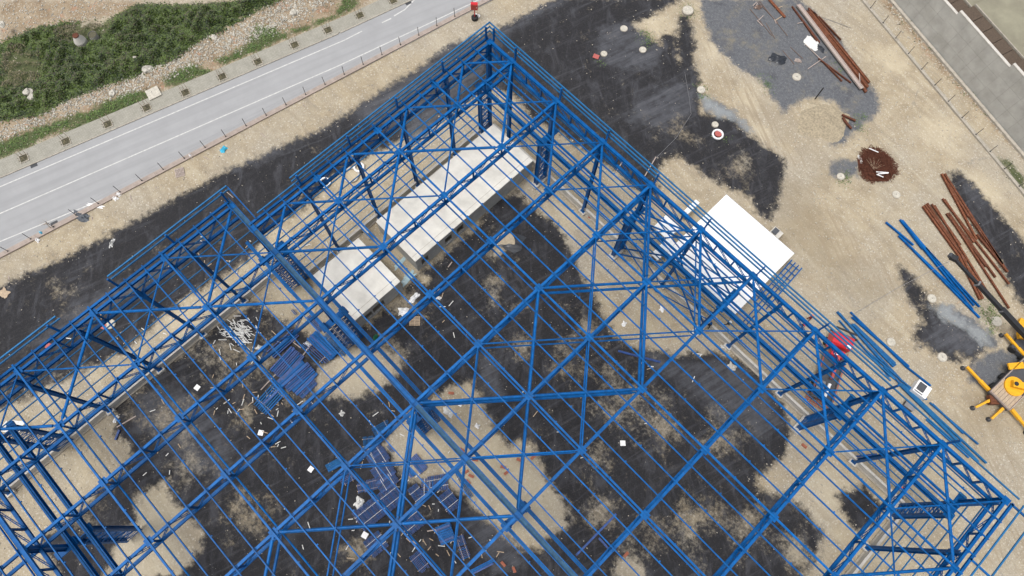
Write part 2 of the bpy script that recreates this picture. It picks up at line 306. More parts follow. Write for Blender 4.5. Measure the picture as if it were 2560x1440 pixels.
def groundmat():
    m = bpy.data.materials.new('site_ground'); m.use_nodes = True; n = m.node_tree.nodes; l = m.node_tree.links; b = n['Principled BSDF']; b.inputs['Roughness'].default_value = .93
    geo = n.new('ShaderNodeNewGeometry'); pos = geo.outputs['Position']
    def noise(sc, det=5, ro=.6, st=None, dist=0):
        t = n.new('ShaderNodeTexNoise'); t.inputs['Scale'].default_value = sc; t.inputs['Detail'].default_value = det; t.inputs['Roughness'].default_value = ro; t.inputs['Distortion'].default_value = dist
        if st:
            mp = n.new('ShaderNodeMapping'); mp.inputs['Rotation'].default_value = (0, 0, st[1]); l.new(pos, mp.inputs[0])
            m3 = n.new('ShaderNodeMapping'); m3.inputs['Scale'].default_value = st[0]; l.new(mp.outputs[0], m3.inputs[0]); l.new(m3.outputs[0], t.inputs['Vector'])
        else: l.new(pos, t.inputs['Vector'])
        return t.outputs['Fac']
    def math_(op, a, b_=None, c=None):
        t = n.new('ShaderNodeMath'); t.operation = op
        for i, v in enumerate((a, b_, c)):
            if v is None: continue
            if isinstance(v, (int, float)): t.inputs[i].default_value = v
            else: l.new(v, t.inputs[i])
        return t.outputs[0]
    def ramp(f, stops):
        r = n.new('ShaderNodeValToRGB'); e = r.color_ramp.elements
        while len(e) < len(stops): e.new(.5)
        for k, (p, c) in enumerate(stops): e[k].position = p; e[k].color = (*c, 1) if len(c) == 3 else c
        l.new(f, r.inputs[0]); return r.outputs[0]
    def mix(f, a, c, mode='MIX'):
        t = n.new('ShaderNodeMix'); t.data_type = 'RGBA'; t.blend_type = mode
        if isinstance(f, (int, float)): t.inputs[0].default_value = f
        else: l.new(f, t.inputs[0])
        for i, v in ((6, a), (7, c)):
            if isinstance(v, tuple): t.inputs[i].default_value = (*v, 1)
            else: l.new(v, t.inputs[i])
        return t.outputs[2]
    def step(f, lo, hi):
        t = n.new('ShaderNodeMapRange'); t.interpolation_type = 'SMOOTHSTEP'; t.inputs[1].default_value = lo; t.inputs[2].default_value = hi; l.new(f, t.inputs[0]); return t.outputs[0]
    def attr(nm):
        t = n.new('ShaderNodeAttribute'); t.attribute_name = nm; return t.outputs['Fac']
    big = noise(.06, 4); mid = noise(.35, 6, .65); fine = noise(2.2, 8, .75); grit = noise(9, 6, .8)
    vor = n.new('ShaderNodeTexVoronoi'); vor.inputs['Scale'].default_value = 2.6; l.new(pos, vor.inputs['Vector'])
    vor2 = n.new('ShaderNodeTexVoronoi'); vor2.inputs['Scale'].default_value = 5.5; l.new(pos, vor2.inputs['Vector'])
    tracks = noise(1.0, 7, .65, ((.22, 2.0, 1), .12), 1.2); sweep = noise(1.0, 6, .6, ((.035, .30, 1), .10), 2.0); strip = noise(1.0, 8, .7, ((.10, 1.1, 1), -PAVE_A), .6)
    # beige gravel
    sand = ramp(mid, [(.25, (.235, .190, .128)), (.5, (.345, .290, .202)), (.75, (.41, .355, .258))])
    sand = mix(step(big, .42, .62), sand, ramp(fine, [(.3, (.27, .235, .18)), (.7, (.41, .37, .295))]))
    sand = mix(.45, sand, ramp(grit, [(.3, (.42, .40, .37)), (.52, (1, 1, 1)), (.75, (1.45, 1.43, 1.4))]), 'MULTIPLY')
    sand = mix(math_('MULTIPLY', step(tracks, .5, .68), .34), sand, (.25, .20, .135)); sand = mix(math_('MULTIPLY', step(sweep, .50, .62), .55), sand, (.265, .225, .165)); sand = mix(math_('MULTIPLY', step(sweep, .44, .30), .45), sand, (.43, .385, .29)); sand = mix(math_('MULTIPLY', step(noise(.13, 8, .75, None, 1.0), .60, .70), .5), sand, (.17, .165, .16))
    st1 = math_('MULTIPLY', math_('LESS_THAN', vor.outputs['Distance'], .30), math_('GREATER_THAN', math_('FRACT', math_('MULTIPLY', vor.outputs['Color'], 7.3)), .62))
    st2 = math_('MULTIPLY', math_('LESS_THAN', vor2.outputs['Distance'], .34), math_('GREATER_THAN', math_('FRACT', math_('MULTIPLY', vor2.outputs['Color'], 5.1)), .55))
    peb = math_('MAXIMUM', math_('MULTIPLY', st1, .65), math_('MULTIPLY', st2, .5))
    sand = mix(math_('MULTIPLY', peb, .8), sand, (.52, .485, .42))
    # black millings
    blk = ramp(fine, [(.25, (.010, .010, .0125)), (.55, (.0155, .0155, .0185)), (.85, (.030, .030, .035))])
    blk = mix(step(noise(.22, 6, .7, ((1, 2.6, 1), .7), .8), .46, .72), blk, (.046, .047, .055))
    blk = mix(math_('MULTIPLY', step(strip, .5, .72), .7), blk, (.062, .064, .074)); blk = mix(math_('MULTIPLY', step(grit, .6, .78), .22), blk, (.10, .095, .085))
    blk = mix(math_('MULTIPLY', st2, .05), blk, (.30, .27, .22))
    gry = ramp(fine, [(.25, (.062, .067, .076)), (.5, (.10, .106, .118)), (.8, (.155, .16, .168))]); gry = mix(step(noise(.18, 7, .75), .5, .68), gry, (.17, .155, .125)); gry = mix(math_('MULTIPLY', step(noise(.3, 5), .45, .3), .6), gry, (.055, .058, .068))
    gry = mix(math_('MULTIPLY', st2, .18), gry, (.42, .40, .36))
    soil = ramp(mid, [(.25, (.17, .12, .075)), (.5, (.27, .21, .14)), (.75, (.36, .30, .22))]); soil = mix(.5, soil, ramp(grit, [(.3, (.6, .58, .55)), (.7, (1.25, 1.22, 1.2))]), 'MULTIPLY')
    soil = mix(math_('MULTIPLY', step(noise(.5, 3), .58, .64), .55), soil, (.34, .19, .12))
    soil = mix(math_('MULTIPLY', peb, .8), soil, (.5, .47, .4))
    grn = ramp(fine, [(.3, (.03, .045, .014)), (.7, (.10, .11, .045))])
    edge = math_('ADD', math_('MULTIPLY', math_('SUBTRACT', noise(.8, 8, .7), .5), 3.4), math_('MULTIPLY', math_('SUBTRACT', grit, .5), 1.1))
    tn = math_('ADD', attr('tone'), math_('MULTIPLY', math_('SUBTRACT', mid, .5), .9))
    sand = mix(math_('MULTIPLY', step(tn, .1, 1.0), .75), sand, mix(.4, (.52, .455, .33), sand)); sand = mix(math_('MULTIPLY', step(tn, -.1, -1.0), .7), sand, mix(.35, (.205, .165, .105), sand))
    tr2 = noise(1.0, 6, .6, ((.12, 1.6, 1), -TRA), 1.0); sand = mix(math_('MULTIPLY', math_('MULTIPLY', step(attr('s_track'), -.5, 1.5), step(tr2, .48, .62)), .6), sand, (.255, .205, .14))
    c = mix(step(math_('ADD', attr('s_soil'), edge), -.6, .6), sand, soil)
    c = mix(step(math_('ADD', attr('s_grey'), edge), -.5, .7), c, gry)
    bm = step(math_('ADD', math_('ADD', attr('s_black'), .35), math_('MULTIPLY', edge, 1.15)), -.55, .8)
    hole = step(math_('ADD', math_('MULTIPLY', attr('dust'), .15), math_('ADD', math_('MULTIPLY', noise(.30, 10, .72), .66), math_('MULTIPLY', fine, .36))), .565, .76)
    bm = math_('MULTIPLY', bm, math_('SUBTRACT', 1, math_('MULTIPLY', hole, .72)))
    blk2 = mix(math_('MULTIPLY', step(math_('ADD', attr('s_greyin'), math_('MULTIPLY', edge, 1.3)), -.8, 1.2), .85), blk, ramp(math_('ADD', math_('MULTIPLY', strip, .55), math_('MULTIPLY', noise(.5, 9, .75), .45)), [(.38, (.024, .024, .028)), (.52, (.066, .069, .080)), (.7, (.115, .12, .132))]))
    c = mix(bm, c, blk2)
    c = mix(math_('MULTIPLY', step(math_('ADD', attr('s_pale'), edge), -.5, .9), .8), c, mix(math_('MULTIPLY', st2, .5), (.25, .27, .28), (.42, .42, .40)))
    c = mix(step(math_('ADD', attr('s_green'), edge), -.6, .6), c, grn)
    l.new(c, b.inputs['Base Color'])
    bp = n.new('ShaderNodeBump'); bp.inputs['Strength'].default_value = .55; bp.inputs['Distance'].default_value = .12
    l.new(math_('ADD', math_('ADD', math_('MULTIPLY', fine, .8), math_('MULTIPLY', grit, .3)), math_('MULTIPLY', tracks, .5)), bp.inputs['Height']); l.new(bp.outputs[0], b.inputs['Normal'])
    return m
gnd = bulk('ground', np.column_stack([P, gz(P)]), F, groundmat(), kind='structure')
for nm, val in (('s_black', comb(P, BLACK, ISL)), ('s_grey', comb(P, GREY, [[(1985,262),(2040,243),(2092,258),(2112,300),(2088,335),(2065,385),(1990,345),(1955,292)]])), ('s_greyin', comb(P, GREYIN)), ('s_green', comb(P, GREEN)), ('s_soil', comb(P, SOIL)), ('dust', dustf(P)), ('tone', tonef(P)), ('s_track', comb(P, TRACK)), ('s_pale', comb(P, PALE))):
    a = gnd.data.attributes.new(nm, 'FLOAT', 'POINT'); a.data.foreach_set('value', np.clip(val, -50, 50).astype(np.float32))
gnd.data.polygons.foreach_set('use_smooth', [True]*len(F))
# ------------------------------------------------------------------ road, pavement, kerbs
def ext(p, q, t0, t1): d = q-p; return p+d*t0, p+d*t1
ka, kb, kc = G(0, 444), G(850, 82), G(1028, 0)
k0 = ka+(ka-kb)*.9; k1 = kc+(kc-kb)*4
la, lb = G(0, 645), G(1180, 27)              # foot of the fence wall
l0 = la+(la-lb)*.7; l1 = lb+(lb-la)*.7
def flat(name, pts, z, m, **k):
    mb = MB(); mb.add([(p.x, p.y, z) for p in pts], [tuple(range(len(pts)))]); return mb.build(name, m, **k)
rd = flat('road', [l0, l1, k1, kc, kb, ka, k0], .012, M['road'], kind='structure')
pa, pb, pc = G(0, 401), G(860, 42), G(960, -4)
p0_ = pa+(pa-pb)*.9; p1_ = pc+(pc-pb)*4
mb = MB(); mb.poly([k0, ka, kb, kc, k1, p1_, pc, pb, pa, p0_], -.3, .13)
pav = mb.build('pavement', M['pave'], kind='structure')
ksm = MB().box((0, 0, .0), (.97, .16, .34)).mesh('kerb_stone', M['conc_old'])
for (a, b) in ((k0, ka), (ka, kb), (kb, kc), (kc, kc+(k1-kc)*.3)):
    d = b-a; L = d.length; an = math.atan2(d.y, d.x); off = Vector((math.sin(an), -math.cos(an), 0))*.085
    for i in range(int(L)):
        inst('kerb_stone', ksm, pav, a+d*((i+.5)/L)+off+Vector((0, 0, -.02)), (0, 0, an))
def line(pts, w, z=.018, name='road_marking'):
    mb = MB()
    P_ = [G(*p) for p in pts]
    for a, b in zip(P_, P_[1:]):
        d = (b-a).normalized(); s_ = Vector((-d.y, d.x, 0))*w/2
        mb.add([(a-s_)[:2]+(z,) if False else (a.x-s_.x, a.y-s_.y, z), (b.x-s_.x, b.y-s_.y, z), (b.x+s_.x, b.y+s_.y, z), (a.x+s_.x, a.y+s_.y, z)], [(0, 1, 2, 3)])
    return mb.build(name, M['paint'], kind='structure')
line([(-400, 637), (0, 467), (860, 101), (905, 78)], .17); line([(-400, 712), (0, 534), (850, 163), (1176, 10), (1230, -18)], .17)
line([(-300, 728), (0, 604), (279, 489), (345, 460)], .17)
line([(955, 57), (978, 46)], .2); line([(985, 40), (1012, 24)], .2); line([(1012, 24), (1028, 8), (1045, -10)], .17)
for (u, v, lb_) in ((85, 414, 'iron drain grate in the gutter beside the first tree planter on the left'), (136, 558, 'iron drain grate beside the bare sapling at the fence wall'), (1021, 8, 'iron drain grate in the kerb gutter near the red cabinet')):
    c = G(u, v); r = empty('drain_grate', (c.x, c.y, .02), PAVE_A, label=lb_, cat='drain grate')
    MB().box((0, 0, .004), (1.0, .55, .02)).build('frame', M['darkgrey'], r)
    bm_ = MB().box((0, 0, 0), (.05, .5, .03)).mesh('slat', M['black'])
    for i in range(7): inst('slat', bm_, r, (-.42+.14*i, 0, .025))
# fence wall with posts and wires
def fence(name, a, b, n, post_h, pl_w, pl_h, plm, label, skip=()):
    r = empty(name, a, math.atan2((b-a).y, (b-a).x), label=label, cat='fence'); L = (b-a).length
    k = int(L/6); seg = L/k
    pm = MB().box((0, 0, pl_h/2-.1), (seg-.02, pl_w, pl_h+.2)).mesh('base_wall_block', plm)
    for i in range(k): inst('base_wall_block', pm, r, (seg*(i+.5), 0, 0))
    q = MB(); q.tube((0, 0, 0), (0, 0, post_h), .045, 8); q.box((0, 0, .03), (.2, .2, .03)); pm = q.mesh('post', M['black'])
    xs_ = [L*i/n for i in range(n+1)]
    for x in xs_: inst('post', pm, r, (x, 0, pl_h), (0, random.uniform(-.03, .03), 0))
    for z in (.35, 1.0, 1.65): MB().tube((0, 0, pl_h+z), (L, 0, pl_h+z), .009, 4).build('wire', M['grey'], r)
    return r
fa, fb = G(22, 629), G(1137, 43); fd = (fb-fa)/22.0
fence('roadside_fence', fa-fd*6, fb+fd*8, 36, 2.0, .75, .22, M['plinth'], 'long fence of black posts with thin wires on a pinkish low wall beside the road')
ea, eb = G(2174, 23), G(2472, 381); ed = (eb-ea)/9
fence('boundary_fence', ea-ed*5, eb+ed*14, 28, 1.8, .45, .3, M['conc_old'], 'boundary fence of thin dark posts on a pale kerb below the tall retaining wall')
# planters
q = MB()
for sx, sy, dx, dy in ((0, .62, 1.35, .12), (0, -.62, 1.35, .12), (.62, 0, .12, 1.12), (-.62, 0, .12, 1.12)): q.box((sx, sy, .05), (dx, dy, .1))
PLR = q.mesh('planter_rim', M['conc_old']); PLS = MB().box((0, 0, .0), (1.12, 1.12, .1)).mesh('soil_bed', M['soil'])
STK = MB().tube((0, 0, 0), (0, 0, 1.7), .035, 6).mesh('stake', M['wood'])
def tuft(nq, r, h, seed=0, w=.07):
    g = np.random.default_rng(seed); c = g.normal(size=(nq, 2))*r/2; z = g.random(nq)*h
    return leaves(np.column_stack([c, z]), w, g)
def leaves(C, w, g, flatness=.6):
    n = len(C); a = g.random(n)*6.283; t = (g.random(n)-.5)*1.8*flatness; s = w*(.5+g.random(n))
    dx = np.stack([np.cos(a)*np.cos(t), np.sin(a)*np.cos(t), np.sin(t)], 1)*s[:, None]
    b = (g.random(n)-.5)*1.6*flatness
    dy = np.stack([-np.sin(a)*np.cos(b), np.cos(a)*np.cos(b), np.sin(b)], 1)*s[:, None]*.65
    V = np.stack([C-dx, C+dy*.9, C+dx, C-dy*.9], 1).reshape(-1, 3)
    return V, np.arange(4*n).reshape(n, 4)
V, F_ = tuft(90, .7, .12, 3, .09); PLW = bulk('weeds', V, F_, M['dryleaf']).data; bpy.data.objects.remove(bpy.data.objects['weeds'])
pls = [(60,396),(165,354),(270,311),(367,270),(464,232),(556,192),(645,155),(737,113),(820,76),(900,39),(983,2)]
pll = ['nearest the left edge by the drain grate', 'second from the left edge', 'third from the left beside stained paving', 'just right of the square concrete cover', 'fifth from the left on the pavement', 'sixth, in the middle of the row', 'seventh, beside the large grass tuft', 'eighth, with a mud stain beside it', 'ninth, below the reddish bare soil', 'tenth, next to the last', 'last, at the top edge']
pll[3] = 'fourth from left'; pll[4] = 'fifth, right of the square concrete cover'
for (u, v), t in zip(pls, pll):
    c = G(u, v, .13); r = empty('tree_planter', (c.x, c.y, .13), PAVE_A, label='square planter with three stakes in the pavement, '+t, cat='planter', group='square planters along the pavement')
    inst('planter_rim', PLR, r); inst('soil_bed', PLS, r); inst('weeds', PLW, r, (0, 0, .04), kind='stuff')
    for i in range(3): inst('stake', STK, r, (-.5+.5*i, .5, 0), (random.uniform(-.12, .12), random.uniform(-.12, .12), 0))
# square concrete cover beside the pavement
c = G(383, 232, .35); r = empty('chamber_cover', (c.x, c.y, 0), PAVE_A+.06, label='large square pale concrete chamber cover on the grass beside the pavement', cat='chamber cover')
MB().box((0, 0, .17), (2.0, 1.9, .36)).build('slab', M['lid'], r); MB().tube((-.15, .3, .35), (-.15, .3, .38), .07, 8).build('lifting_ring', M['darkgrey'], r)
# ------------------------------------------------------------------ retaining wall and the ground above it
wa, wb = Vector((28.7, 65.9, 0)), Vector((49.6, 60.1, 0)); wd = (wb-wa).normalized(); wn_ = Vector((-wd.y, wd.x, 0)); WAN = math.atan2(wd.y, wd.x)
rw = empty('retaining_wall', wa, WAN, label='tall grey concrete retaining wall with stepped white coping at the edge of the site', cat='retaining wall')
batter = .9
def wl(u, v, z): p = G(u, v, z)-wa; return p.dot(wd)
s1 = wl(2399, 33, 6.4); s2 = wl(2525, 168, 7.0)
segs = [(-40, s1, 6.3), (s1, s2, 7.1), (s2, s2+14.5, 7.9), (s2+14.5, 90, 8.7)]
for a, b, h in segs:
    k = max(1, int(round((b-a)/2.4))); w = (b-a)/k; rows = 3; rh = h/rows
    pm = {}
    for rr in range(rows):
        y0, y1 = batter*rr/rows, batter*(rr+1)/rows
        mbp = MB(); e = .012
        mbp.add([(e, y0, rh*rr+e), (w-e, y0, rh*rr+e), (w-e, y1, rh*(rr+1)-e), (e, y1, rh*(rr+1)-e), (e, y0+.3, rh*rr+e), (w-e, y0+.3, rh*rr+e), (w-e, y1+.3, rh*(rr+1)-e), (e, y1+.3, rh*(rr+1)-e)],
                [(0, 1, 2, 3), (5, 4, 7, 6), (3, 2, 6, 7), (1, 0, 4, 5), (0, 3, 7, 4), (2, 1, 5, 6)])
        me = mbp.mesh('panel', M['concwall'])
        for i in range(k): inst('panel', me, rw, (a+w*i, random.uniform(-.008, .008), 0))
    mbp = MB(); mbp.add([(a, .03, 0), (b, .03, 0), (b, batter+.03, h-.02), (a, batter+.03, h-.02), (a, .5, 0), (b, .5, 0), (b, batter+.5, h-.02), (a, batter+.5, h-.02)], [(0, 1, 2, 3), (5, 4, 7, 6), (3, 2, 6, 7), (1, 0, 4, 5), (0, 3, 7, 4), (2, 1, 5, 6)])
    mbp.build('wall_core', M['joint'], rw)
    MB().box(((a+b)/2, batter+.2, h+.06), (b-a, .46, .14)).build('coping', M['conc'], rw)
    MB().box(((a+b)/2, -.35, .12), (b-a, .5, .5)).build('footing', M['conc_old'], rw)
    n_ = max(1, int((b-a)/2.2))
    dm = MB().box((0, 0, 0), ((b-a)/n_-.08, 2.6, .3)).mesh('gravel_bay', M['gravelbrown'])
    for i in range(n_): inst('gravel_bay', dm, rw, (a+(b-a)*(i+.5)/n_, batter+1.9, h-.5))
    MB().box(((a+b)/2, batter+3.4, h-.35), (b-a, .15, .5)).build('edging', M['conc_old'], rw)
upm = mat('upper_terrain_ground', (.24, .22, .165), .95, var=.3, scale=.25, bump=.3, col2=(.27, .26, .19), detail=10)
mbp = MB()
for a, b, h in [(-300, s1, 6.3), (s1, s2, 7.1), (s2, s2+14.5, 7.9), (s2+14.5, 400, 8.7)]:
    p = [wa+wd*a+wn_*(batter+3.3), wa+wd*b+wn_*(batter+3.3), wa+wd*b+wn_*500, wa+wd*a+wn_*500]
    mbp.add([(p[0].x, p[0].y, h-.3), (p[1].x, p[1].y, h-.3), (p[2].x, p[2].y, h+20), (p[3].x, p[3].y, h+20)], [(0, 1, 2, 3)])
mbp.build('upper_terrain', upm, kind='structure')
# ------------------------------------------------------------------ concrete buildings inside the hall
def cbuild(x0, x1, y0, y1, h, doors, label, doorsx=()):
    r = empty('concrete_block_building', (x0, y0, 0), label=label, cat='building')
    X_, Y_ = x1-x0, y1-y0
    t = .25
    # front wall on x = X_ side (faces the hall) with real openings
    cur = 0; q = MB()
    for a, b, z0, z1 in sorted(doors):
        q.box((X_-t/2, (cur+a)/2, h/2), (t, a-cur, h)); q.box((X_-t/2, (a+b)/2, (z1+h)/2), (t, b-a, h-z1))
        if z0 > 0: q.box((X_-t/2, (a+b)/2, z0/2), (t, b-a, z0))
        cur = b
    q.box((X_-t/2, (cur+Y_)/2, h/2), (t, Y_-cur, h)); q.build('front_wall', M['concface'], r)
    q = MB(); cur = t
    for a, b, z0, z1 in sorted(doorsx):
        q.box(((cur+a)/2, Y_-t/2, h/2), (a-cur, t, h)); q.box(((a+b)/2, Y_-t/2, (z1+h)/2), (b-a, t, h-z1)); cur = b
    q.box(((cur+X_-t)/2, Y_-t/2, h/2), (X_-t-cur, t, h)); q.build('end_wall', M['concface'], r)
    MB().box((X_/2, t/2, h/2), (X_-2*t, t, h)).build('end_wall', M['concface'], r)
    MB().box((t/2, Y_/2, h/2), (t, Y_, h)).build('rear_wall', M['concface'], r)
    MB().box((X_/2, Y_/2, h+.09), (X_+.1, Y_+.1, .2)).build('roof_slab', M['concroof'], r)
    MB().box((X_-.75, Y_/2, h+.192), (.05, Y_-.1, .01)).build('roof_joint', M['conc_old'], r)
    MB().box((X_/2, Y_/2, .02), (X_-2*t, Y_-2*t, .06)).build('floor_slab', M['conc_old'], r)
    return r
def yof(u, v, y0, z=1.5): return G(u, v, z).y-y0
cbuild(1.8, 10.1, -24.1, -1.2, 3.8, [(yof(1064, 650, -24.1)-.7, yof(1064, 650, -24.1)+.6, .5, 2.6), (yof(1123, 601, -24.1)-.65, yof(1123, 601, -24.1)+.65, .8, 2.8), (yof(1151, 575, -24.1)-.65, yof(1151, 575, -24.1)+.65, .8, 2.8)], 'long pale concrete block building with flat roof in the corner of the hall', doorsx=[(5.3, 6.6, 0, 2.4)])
cbuild(2.0, 10.85, -36.0, -27.6, 3.8, [(yof(926, 793, -36)-.6, yof(926, 793, -36)+.6, .7, 2.5), (yof(951, 771, -36)-1.0, yof(951, 771, -36)+1.0, .6, 2.7)], 'shorter square concrete block building with flat roof between crane columns')
# low perimeter walls
def lowwall(a, b, h, t, label):
    a, b = Vector(a), Vector(b); L = (b-a).length; r = empty('perimeter_wall', a, math.atan2((b-a).y, (b-a).x), label=label, cat='wall')
    k = max(1, int(L/5)); s_ = L/k; me = MB().box((s_/2, 0, h/2), (s_-.02, t, h)).mesh('wall_section', M['conc'])
    for i in range(k): inst('wall_section', me, r, (s_*i, 0, 0))
    MB().box((L/2, 0, .06), (L, t+.5, .14)).build('footing', M['conc_old'], r)
lowwall((.5, .1, 0), (78.6, .1, 0), 1.25, .34, 'low pale concrete wall under the north-east side of the blue frame')
lowwall((-.3, -36.8, 0), (-.3, .3, 0), 1.25, .34, 'low concrete wall behind the two flat-roofed buildings')
lowwall((-3.6, -92, 0), (-3.6, -37.0, 0), 1.25, .34, 'low concrete wall under the left side of the blue frame')
lowwall((78.8, -60, 0), (78.8, .1, 0), 1.25, .34, 'low pale concrete wall at the lower right corner of the frame')
lowwall((-3.3, -37.0, 0), (1.6, -37.0, 0), 1.25, .3, 'short concrete cross wall at the step of the hall')
lowwall((1.6, -25.8, 0), (-.1, -25.8, 0), 2.2, .25, 'short concrete wall linking the gap between the two flat-roofed buildings')
# ------------------------------------------------------------------ the blue steel frame
FR = empty('steel_building_frame', (0, 0, 0), label='huge bright blue steel hall frame of trusses, purlins and crane columns without roofing', cat='steel frame')
B = M['blue']; A_ = 9.457; XJ = [0, 4, 12, 20, 28, 36, 44, 53.1, 62.5, 70.5, 78.5]; ZT = 20.35; ZB = 18.2; ZB2 = 17.45
SPAN = 4*A_
# truss prototype: local origin at its north-east end, runs to -y
q = MB(); q.ibeam((0, .15, 0), (0, -SPAN, 0), .30, .36)
T0 = q.build('roof_truss', B, FR, (XJ[1], 0, ZT-.18))
tz = ZB-ZT+.18
MB().ibeam((0, -.3, tz), (0, -SPAN+.3, tz), .36, .30).build('bottom_chord', B, T0)
def laced(p0, p1, gap=.17, th=.07, n=5):
    q = MB(); p0, p1 = Vector(p0), Vector(p1); sx = Vector((1, 0, 0))*gap/2
    if abs((p1-p0).normalized().x) > .5: sx = Vector((0, 1, 0))*gap/2
    q.bar(p0-sx, p1-sx, th, th); q.bar(p0+sx, p1+sx, th, th)
    for i in range(1, n): c = p0+(p1-p0)*(i/n); q.bar(c-sx, c+sx, th, .09)
    return q
dA = laced((0, A_/4, 0), (0, 0, -(ZT-ZB)+.25)).mesh('diagonal', B); dB = laced((0, -A_/4, 0), (0, 0, -(ZT-ZB)+.25)).mesh('diagonal', B)
vm = MB().ibeam((0, 0, 0), (0, 0, tz), .18, .18, up=(0, 1, 0)).mesh('vertical', B)
gp = MB(); gp.box((0, 0, .20), (.80, .80, .03)); [gp.tube((a*.3, b*.3, .21), (a*.3, b*.3, .25), .035, 6) for a in (-1, 0, 1) for b in (-1, 1)]; gp.mesh
gpm = gp.mesh('node_plate', B); cl = MB().box((0, 0, .22), (.34, .34, .10)).mesh('purlin_cleat', B)
for k in range(8):
    yk = -A_*(k+.5)+A_/4-A_/4
for k in range(1, 9):
    y = -A_*k/2
    if k < 8: inst('vertical', vm, T0, (0, y, 0))
    if k < 8: inst('diagonal', dA, T0, (0, y, 0)); inst('diagonal', dB, T0, (0, y, 0))
for k in range(17):
    if k % 4 == 0: inst('node_plate', gpm, T0, (0, -A_*k/4, 0))
    else: inst('purlin_cleat', cl, T0, (0, -A_*k/4, 0))
inst('diagonal', dB, T0, (0, 0, 0)); inst('diagonal', dA, T0, (0, -SPAN, 0))
TT = tree_of(T0)
for x in XJ:
    if x != XJ[1]: dup(T0, TT, (x, 0, ZT-.18), FR)
# beyond the first hall the web members are small in view: one web mesh per truss
tz = ZB2-ZT+.18
T1 = MB().ibeam((0, 0, 0), (0, -SPAN, 0), .30, .36).build('roof_truss', B, FR, (-4, -SPAN, ZT-.18))
MB().ibeam((0, -.3, tz), (0, -SPAN+.3, tz), .36, .30).build('bottom_chord', B, T1)
q = MB()
for k in range(1, 9):
    y = -A_*k/2
    for yy in ((y+A_/4, y-A_/4) if k < 8 else (y+A_/4,)):
        for s_ in (-.085, .085): q.bar((s_, yy, 0), (s_, y, tz), .07, .07)
        for i in range(1, 5): c = Vector((0, yy, 0)).lerp(Vector((0, y, tz)), i/5); q.bar(c-Vector((.085, 0, 0)), c+Vector((.085, 0, 0)), .07, .09)
    if k < 8: q.ibeam((0, y, 0), (0, y, tz), .18, .18, up=(0, 1, 0))
q.build('web', B, T1)
for k in range(17):
    if k % 4 == 0: inst('node_plate', gpm, T1, (0, -A_*k/4, 0))
    else: inst('purlin_cleat', cl, T1, (0, -A_*k/4, 0))
TT = tree_of(T1)
for x in XJ[1:]: dup(T1, TT, (x, -SPAN, ZT-.18), FR)
for x in XJ[2:8]: dup(T1, TT, (x, -2*SPAN, ZT-.18), FR)
# purlins
def purlin(y, x0, x1, w, h, z=ZT+.10):
    q = MB(); q.ibeam((x0, y, z+h/2), (x1, y, z+h/2), w, h, t=.02)
    for x in XJ:
        for dx in (4.0,):
            if x0 < x+dx < x1: q.box((x+dx, y+.12, z+h/2), (.12, .16, h*.8))
    q.build('purlin', B, FR)
for k in range(1, 16):
    purlin(-A_*k/4, -1.0, 79.3, .20 if k % 4 == 0 else .12, .20)
for k in range(17, 32):
    purlin(-A_*k/4, -4.9, 79.3, .20 if k % 4 == 0 else .12, .20)
for k in range(33, 40): purlin(-A_*k/4, 11.6, 60, .20 if k % 4 == 0 else .12, .20)
# eaves beam and valley gutters
def gutter(y, x0, x1):
    g = MB(); g.bar((x0, y-.30, ZT+.28), (x1, y-.30, ZT+.28), .08, .26); g.build('gutter_rail', B, FR)
    g = MB(); g.bar((x0, y+.30, ZT+.28), (x1, y+.30, ZT+.28), .08, .26); g.build('gutter_rail', B, FR)
    MB().bar((x0, y, ZT-.02), (x1, y, ZT-.02), .56, .03).build('gutter_plate', M['gutterblue'], FR)
gutter(-SPAN, -4.9, 78.9); gutter(-2*SPAN, -4.9, 78.9)
# long truss girders under the eaves (north-east side) and the second valley
def girder(y, xs_, npan, name='eaves_girder'):
    g = MB().ibeam((xs_[0], y, ZT-.05), (xs_[-1], y, ZT-.05), .38, .42).build(name, B, FR)
    zb_ = ZB2 if y < -50 else ZB
    MB().ibeam((xs_[0], y, zb_-.1), (xs_[-1], y, zb_-.1), .34, .32).build('bottom_chord', B, g)
    cache = {}
    for a, b in zip(xs_, xs_[1:]):
        n_ = max(2, round((b-a)/2.67)); w = (b-a)/n_; key = round(w, 3)
        if key not in cache:
            cache[key] = (laced((0, y, ZT-.2), (w, y, zb_), gap=.16, n=6).mesh('diagonal', B), MB().ibeam((0, y, ZT-.2), (0, y, zb_), .2, .2, up=(0, 1, 0)).mesh('vertical', B))
        for i in range(n_):
            inst('diagonal', cache[key][0], g, (a+w*i, 0, 0)); inst('vertical', cache[key][1], g, (a+w*(i+1), 0, 0))
girder(.02, XJ, 3); girder(-2*SPAN+.02, [-4, 4]+XJ[2:6], 3, 'valley_girder'); girder(-SPAN-.02+.04, [12, 20, 28], 3, 'valley_girder')
# SE end and NW end edge beams, bottom-chord struts
for x0, y0, y1 in ((-.6, .2, -SPAN), (79.1, .2, -60), (-4.6, -SPAN, -2*SPAN)):
    MB().ibeam((x0, y0, ZT+.1), (x0, y1, ZT+.1), .26, .3).build('edge_beam', B, FR)
for i in (1, 2, 3, 5, 6, 7):
    x0 = -.2 if i < 4 else -4.2
    zz = (ZB if i < 4 else ZB2)-.05
    MB().tube((x0, -A_*i, zz), (78.6, -A_*i, zz), .10, 8).build('longitudinal_strut', B, FR)
